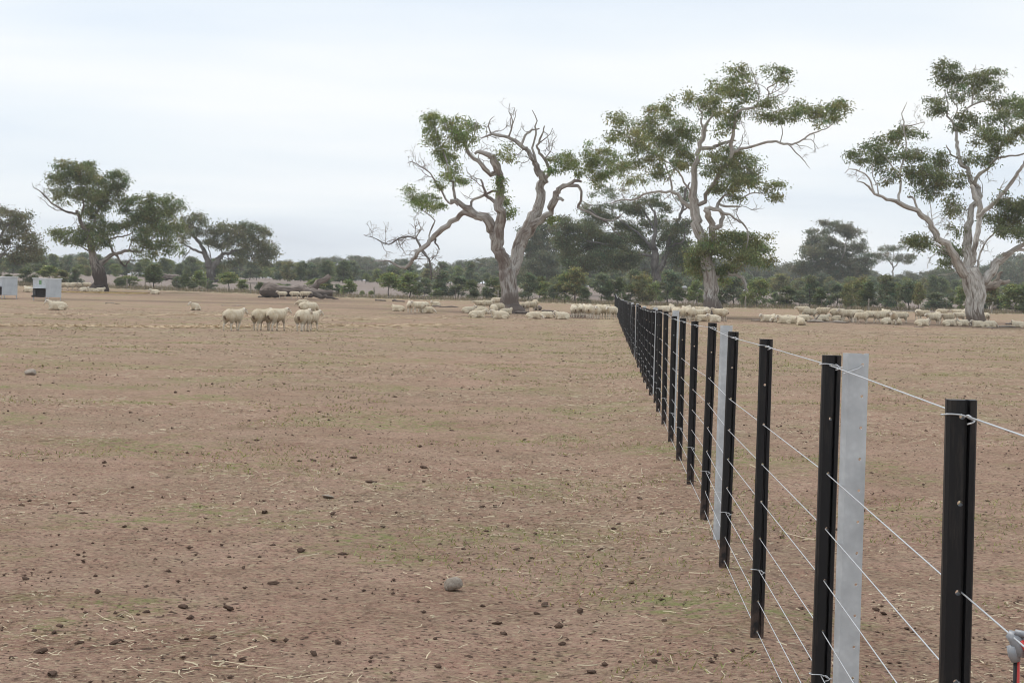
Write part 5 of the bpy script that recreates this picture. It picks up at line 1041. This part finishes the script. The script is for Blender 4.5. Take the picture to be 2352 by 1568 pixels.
# ------------------------------------------------------------------ small stuff on the soil
def scatter(n, y0, y1, pw, g, side=.36, margin=.8):
    u = g.uniform(0, 1, n)
    a = 2 - pw; Y = (y0 ** a + u * (y1 ** a - y0 ** a)) ** (1 / a) if abs(a) > 1e-6 else y0 * (y1 / y0) ** u
    X = g.uniform(-1, 1, n) * (side * Y + margin); return X, Y
def build_litter():
    g = np.random.default_rng(5)
    # clods: individuals where they show largest, the rest as one mass
    def clod_mesh(seed):
        q = np.random.default_rng(seed); bm = bmesh.new(); bmesh.ops.create_icosphere(bm, subdivisions=2, radius=1)
        for v in bm.verts:
            v.co.y += .35 * v.co.x * v.co.x
            n3 = vnoise(np.array([v.co.x * 1.6 + seed]), np.array([v.co.y * 1.6 + v.co.z * 1.3]), seed)[0]; n4 = vnoise(np.array([v.co.x * 4 + seed]), np.array([v.co.y * 4 + v.co.z * 3]), seed + 9)[0]
            v.co *= 1 + .75 * n3 + .6 * n4
            v.co.z *= .62
        me = bpy.data.meshes.new('dung_clod'); bm.to_mesh(me); bm.free(); me.materials.append(M['clod']); return me
    cm = [clod_mesh(i) for i in range(7)]
    pix = [(120, 1549), (182, 1476), (265, 1477), (335, 1407), (508, 1252), (525, 1398), (627, 1340), (968, 1287), (1143, 1432), (1157, 1457), (488, 1466), (762, 1211), (765, 1180), (1107, 1165), (1137, 1163), (1520, 1182), (1230, 1226), (1186, 1262), (904, 1264), (608, 1178), (973, 1075), (1065, 1262), (240, 1064), (852, 1108), (812, 1052), (720, 1058), (1502, 1522), (1380, 1262), (1526, 1426), (1075, 1510), (776, 1476), (1000, 1468), (180, 1275), (58, 1330), (420, 1395), (95, 1497), (1040, 990), (965, 1026), (590, 1012), (395, 1060), (1360, 1545), (1290, 1480), (1450, 1340), (1475, 1282), (1420, 1204), (560, 1305), (690, 1265), (880, 1210), (285, 1210), (1975, 1108), (2030, 1410), (2012, 1400), (1330, 1405), (1250, 1390)]
    for i, (x, y) in enumerate(pix):
        p = ground_px(x, y); q = random.Random(i); s = q.uniform(.010, .018) * (1.25 if y < 1200 else 1)
        o = link('dung_clod', cm[i % 7], None, p + np.array([0, 0, s * .35])); o.scale = (s * q.uniform(.8, 1.9), s * q.uniform(.7, 1.1), s * q.uniform(.65, 1.0)); o.rotation_euler = (q.uniform(-.3, .3), q.uniform(-.3, .3), q.uniform(0, 6.28))
        tag(o, 'dark brown dung clod lying on the bare reddish soil', 'dung', 'dark dung clods on the soil')
    X, Y = scatter(150, 6.2, 34, 1.0, g, .30, 0)
    for i in range(150):
        q = random.Random(1000 + i); s = q.uniform(.007, .014); o = link('dung_clod', cm[i % 7], None, (X[i], Y[i], terr1(X[i], Y[i]) + s * .3)); o.scale = (s * q.uniform(.9, 1.6), s * q.uniform(.8, 1.2), s * q.uniform(.7, 1.0)); o.rotation_euler = (q.uniform(-.4, .4), q.uniform(-.4, .4), q.uniform(0, 6.28))
        tag(o, 'dark brown dung clod lying on the bare reddish soil', 'dung', 'dark dung clods on the soil')
    bv = np.array([[1, 0, 0], [-1, 0, 0], [0, 1, 0], [0, -1, 0], [0, 0, 1], [0, 0, -1.]]); bf = np.array([[0, 2, 4], [2, 1, 4], [1, 3, 4], [3, 0, 4], [2, 0, 5], [1, 2, 5], [3, 1, 5], [0, 3, 5]])
    n = 60000; X, Y = scatter(n, 4.5, 110, 1.2, g); keep = vnoise(X / 1.7, Y / 1.7, 21) + .5 * vnoise(X / .5, Y / .5, 22) > -.18; X, Y = X[keep], Y[keep]; n = len(X)
    s = g.lognormal(math.log(.0033), .5, n) * (1 + Y / 45); s = np.minimum(s, .02)
    sc = np.column_stack([s * g.uniform(.8, 1.8, n), s * g.uniform(.8, 1.3, n), s * g.uniform(.5, .9, n)]); an = g.uniform(0, 6.28, n)
    jit = 1 + g.normal(size=(n, len(bv), 1)) * .22; L = bv[None] * jit * sc[:, None, :]; c, s_ = np.cos(an)[:, None], np.sin(an)[:, None]
    W_ = np.stack([L[..., 0] * c - L[..., 1] * s_ + X[:, None], L[..., 0] * s_ + L[..., 1] * c + Y[:, None], L[..., 2] + (terr(X, Y) + sc[:, 2] * .4)[:, None]], -1)
    F = (bf[None] + (np.arange(n) * len(bv))[:, None, None]).reshape(-1, 3)
    tag(link('soil_crumbs', mesh_np('soil_crumbs', W_.reshape(-1, 3), [F], M['clod'], smooth=False)), 'small dark crumbs of soil and dung scattered over the paddock', 'soil', kind='stuff')
    # straw
    def straw(X, Y, L, Wd, name, mat, label, lift=.004, pitch=.12):
        n = len(X); a = g.uniform(0, 6.283, n); Dx, Dy = np.cos(a), np.sin(a); pz = g.normal(size=n) * pitch; Z = terr(X, Y) + lift + np.abs(pz) * L * .5
        bend = g.normal(size=n) * .12 * L; C = np.column_stack([X, Y, Z]); D = np.column_stack([Dx, Dy, pz]); Sd = np.column_stack([-Dy, Dx, g.uniform(-.7, .7, n)])
        rows = []
        for t, b in ((-.5, 0), (0, 1), (.5, 0)):
            mid = C + D * (t * L)[:, None] + np.column_stack([-Dy, Dx, np.zeros(n)]) * (b * bend)[:, None]
            rows.append(mid + Sd * (Wd * .5)[:, None] + np.array([0, 0, .001])); rows.append(mid - Sd * (Wd * .5)[:, None])
        V = np.stack(rows, 1).reshape(-1, 3); i = np.arange(n)[:, None] * 6
        Q = np.concatenate([i + np.array([[0, 1, 3, 2]]), i + np.array([[2, 3, 5, 4]])], 1).reshape(-1, 4)
        tag(link(name, mesh_np(name, V, [Q], mat)), label, name.replace('_', ' ').split()[-1], kind='stuff')
    X, Y = scatter(130000, 4.2, 95, 1.15, g); kp = vnoise(X / 2.2, Y / 2.2, 31) + .6 * vnoise(X / .6, Y / .6, 32) > -.02; X, Y = X[kp], Y[kp]
    Xf, Yf = scatter(5000, 4.2, 40, 1.2, g); Xf = fenceX(Yf) - .35 + g.normal(size=5000) * .75
    X, Y = np.concatenate([X, Xf]), np.concatenate([Y, Yf]); n = len(X)
    straw(X, Y, g.lognormal(math.log(.026), .6, n) * (1 + Y / 50), .0027 * (1 + Y / 40) * g.uniform(.7, 1.6, n), 'scattered_straw', M['straw'], 'pale dry straw scattered across the bare soil')
    # trails of fed-out straw across the paddock
    xs, ys = [], []
    for (a, b, dens) in (((0, 749), (690, 752), 9000), ((690, 752), (1030, 747), 4000), ((700, 737), (1030, 730), 700), ((0, 722), (420, 724), 700), ((420, 724), (700, 730), 600), ((1030, 728), (1130, 724), 300)):
        pa, pb = ground_px(*a), ground_px(*b); t = g.uniform(0, 1, dens); q = pa[None, :2] + (pb - pa)[None, :2] * t[:, None] + np.column_stack([g.normal(size=dens) * .3, g.normal(size=dens) * .42 + .5 * np.sin(t * 9)])
        q = q[vnoise(q[:, 0] / 2.5, q[:, 1] / 1.5, 41) > -.22]; xs.append(q[:, 0]); ys.append(q[:, 1])
    X, Y = np.concatenate(xs), np.concatenate(ys); n = len(X); straw(X, Y, g.uniform(.10, .30, n), g.uniform(.012, .022, n), 'straw_trail', M['trail'], 'pale trails of fed-out straw across the paddock', .012)
    X = g.uniform(-60, 62, 16000); Y = yB(X) - 1.3 + g.normal(size=16000) * .6; kp = vnoise(X / 4, Y / 4, 43) > -.2; X, Y = X[kp], Y[kp]; n = len(X)
    straw(X, Y, g.uniform(.15, .4, n), g.uniform(.016, .03, n), 'straw_edge', M['straw'], 'pale straw line along the foot of the boundary fence', .015)
    pa, pb = ground_px(*cv(0, 1050, 3.92)(985, 462)), ground_px(*cv(0, 1050, 3.92)(2300, 482)); t = g.uniform(0, 1, 5200) ** 1.4; q = pa[None, :2] + (pb - pa)[None, :2] * t[:, None] + np.column_stack([g.normal(size=5200) * .3, g.normal(size=5200) * 1.1])
    straw(q[:, 0], q[:, 1], g.uniform(.12, .3, 5200), g.uniform(.02, .035, 5200), 'spilt_feed', M['grain'], 'yellow spilt feed trail beside the dark-butted gum', .015)
    # green pick: low blades in patches
    X, Y = scatter(150000, 4.2, 70, 1.15, g); pn = vnoise(X / 1.9, Y / 1.0, 51) + .7 * vnoise(X / .55, Y / .4, 52); fx = np.abs(X - fenceX(Y) + .4)
    kp = (pn + .22 * np.exp(-(fx / .8) ** 2)) > .27; X, Y = X[kp], Y[kp]; n = len(X); h = g.uniform(.006, .024, n) * (1 + Y / 60); wd = .0022 * (1 + Y / 12); a = g.uniform(0, 6.28, n); le = g.normal(size=(n, 2)) * .9 * h[:, None]
    Z = terr(X, Y); V = np.stack([np.column_stack([X + np.cos(a) * wd, Y + np.sin(a) * wd, Z]), np.column_stack([X - np.cos(a) * wd, Y - np.sin(a) * wd, Z]), np.column_stack([X + le[:, 0], Y + le[:, 1], Z + h])], 1).reshape(-1, 3)
    cc = np.array([.19, .22, .085]) * np.exp(g.normal(size=(n, 1)) * .3); cc[:, 0] *= 1 + .25 * g.random(n)
    tag(link('green_grass', mesh_np('green_grass', V, [np.arange(n * 3).reshape(-1, 3)], M['grass'], cols=np.repeat(cc, 3, 0))), 'short green grass sprouting in thin patches on the soil', 'grass', kind='stuff')
    # dry standing grass round the saplings and over the far paddock edge
    X = g.uniform(-62, 70, 26000); Y = yB(X) + .3 + np.abs(g.normal(size=26000)) * 7; n = len(X); kp = vnoise(X / 3, Y / 3, 61) > -.25; X, Y = X[kp], Y[kp]; n = len(X)
    h = g.uniform(.12, .55, n); wd = .03; a = g.uniform(0, 6.28, n); le = g.normal(size=(n, 2)) * .4 * h[:, None]; Z = terr(X, Y) - .02
    V = np.stack([np.column_stack([X + np.cos(a) * wd, Y + np.sin(a) * wd, Z]), np.column_stack([X - np.cos(a) * wd, Y - np.sin(a) * wd, Z]), np.column_stack([X + le[:, 0], Y + le[:, 1], Z + h])], 1).reshape(-1, 3)
    cc = np.where(g.random((n, 1)) < .72, np.array([[.24, .195, .155]]), np.array([[.16, .155, .085]])) * np.exp(g.normal(size=(n, 1)) * .25)
    tag(link('dry_grass', mesh_np('dry_grass', V, [np.arange(n * 3).reshape(-1, 3)], M['grass'], cols=np.repeat(cc, 3, 0))), 'dry brown grass standing along the sapling row', 'grass', kind='stuff')
    # stones
    def stone(x, y, r, seed, label, sq=(1, 1, .8)):
        q = np.random.default_rng(seed); bm = bmesh.new(); bmesh.ops.create_icosphere(bm, subdivisions=3, radius=1)
        for _ in range(9):
            d = q.normal(size=3); d /= np.linalg.norm(d); h = q.uniform(.62, .9)
            for v in bm.verts:
                e = v.co.dot(Vector(d)) - h
                if e > 0: v.co -= Vector(d) * e * .9
        for v in bm.verts: v.co *= 1 + .05 * vnoise(np.array([v.co.x * 5]), np.array([v.co.y * 5 + v.co.z * 4]), seed)[0]
        for f in bm.faces: f.smooth = True
        me = bpy.data.meshes.new('stone'); bm.to_mesh(me); bm.free(); me.materials.append(M['stone']); p = ground_px(x, y)
        o = link('stone', me, None, p + np.array([0, .0, r * sq[2] * .62])); o.scale = (r * sq[0], r * sq[1], r * sq[2]); o.rotation_euler = (.15, .1, seed); tag(o, label, 'stone')
    stone(1040, 1352, .044, 3, 'rounded grey stone alone on the bare soil', (1.05, 1, .85)); stone(70, 861, .10, 5, 'flat grey-brown rock far out on the open paddock', (1.25, 1, .55)); stone(752, 1142, .05, 8, 'thin pale flat stone lying on the soil', (1.3, .9, .22))

# ------------------------------------------------------------------ assemble
build_trees()
build_ground()
build_far_trees()
build_saplings()
build_fence()
build_boundary()
build_logs()
build_feeders()
build_far_things()
build_sheep()
build_litter()
# thin haze: far trees fade a little
def build_haze():
    bm = bmesh.new(); bmesh.ops.create_cube(bm, size=1); me = bpy.data.meshes.new('haze')
    for v in bm.verts: v.co = Vector((v.co.x * 3300, v.co.y * 3300, -2.2 + (v.co.z + .5) * 26))
    bm.to_mesh(me); bm.free(); m = bpy.data.materials.new('haze'); m.use_nodes = True; t = m.node_tree; t.nodes.clear()
    o = t.nodes.new('ShaderNodeOutputMaterial'); v = t.nodes.new('ShaderNodeVolumePrincipled'); v.inputs['Color'].default_value = (.86, .91, .96, 1); v.inputs['Density'].default_value = .0003; v.inputs['Anisotropy'].default_value = .2
    t.links.new(v.outputs[0], o.inputs['Volume']); me.materials.append(m); tag(link('haze', me), kind='stuff')
build_haze()
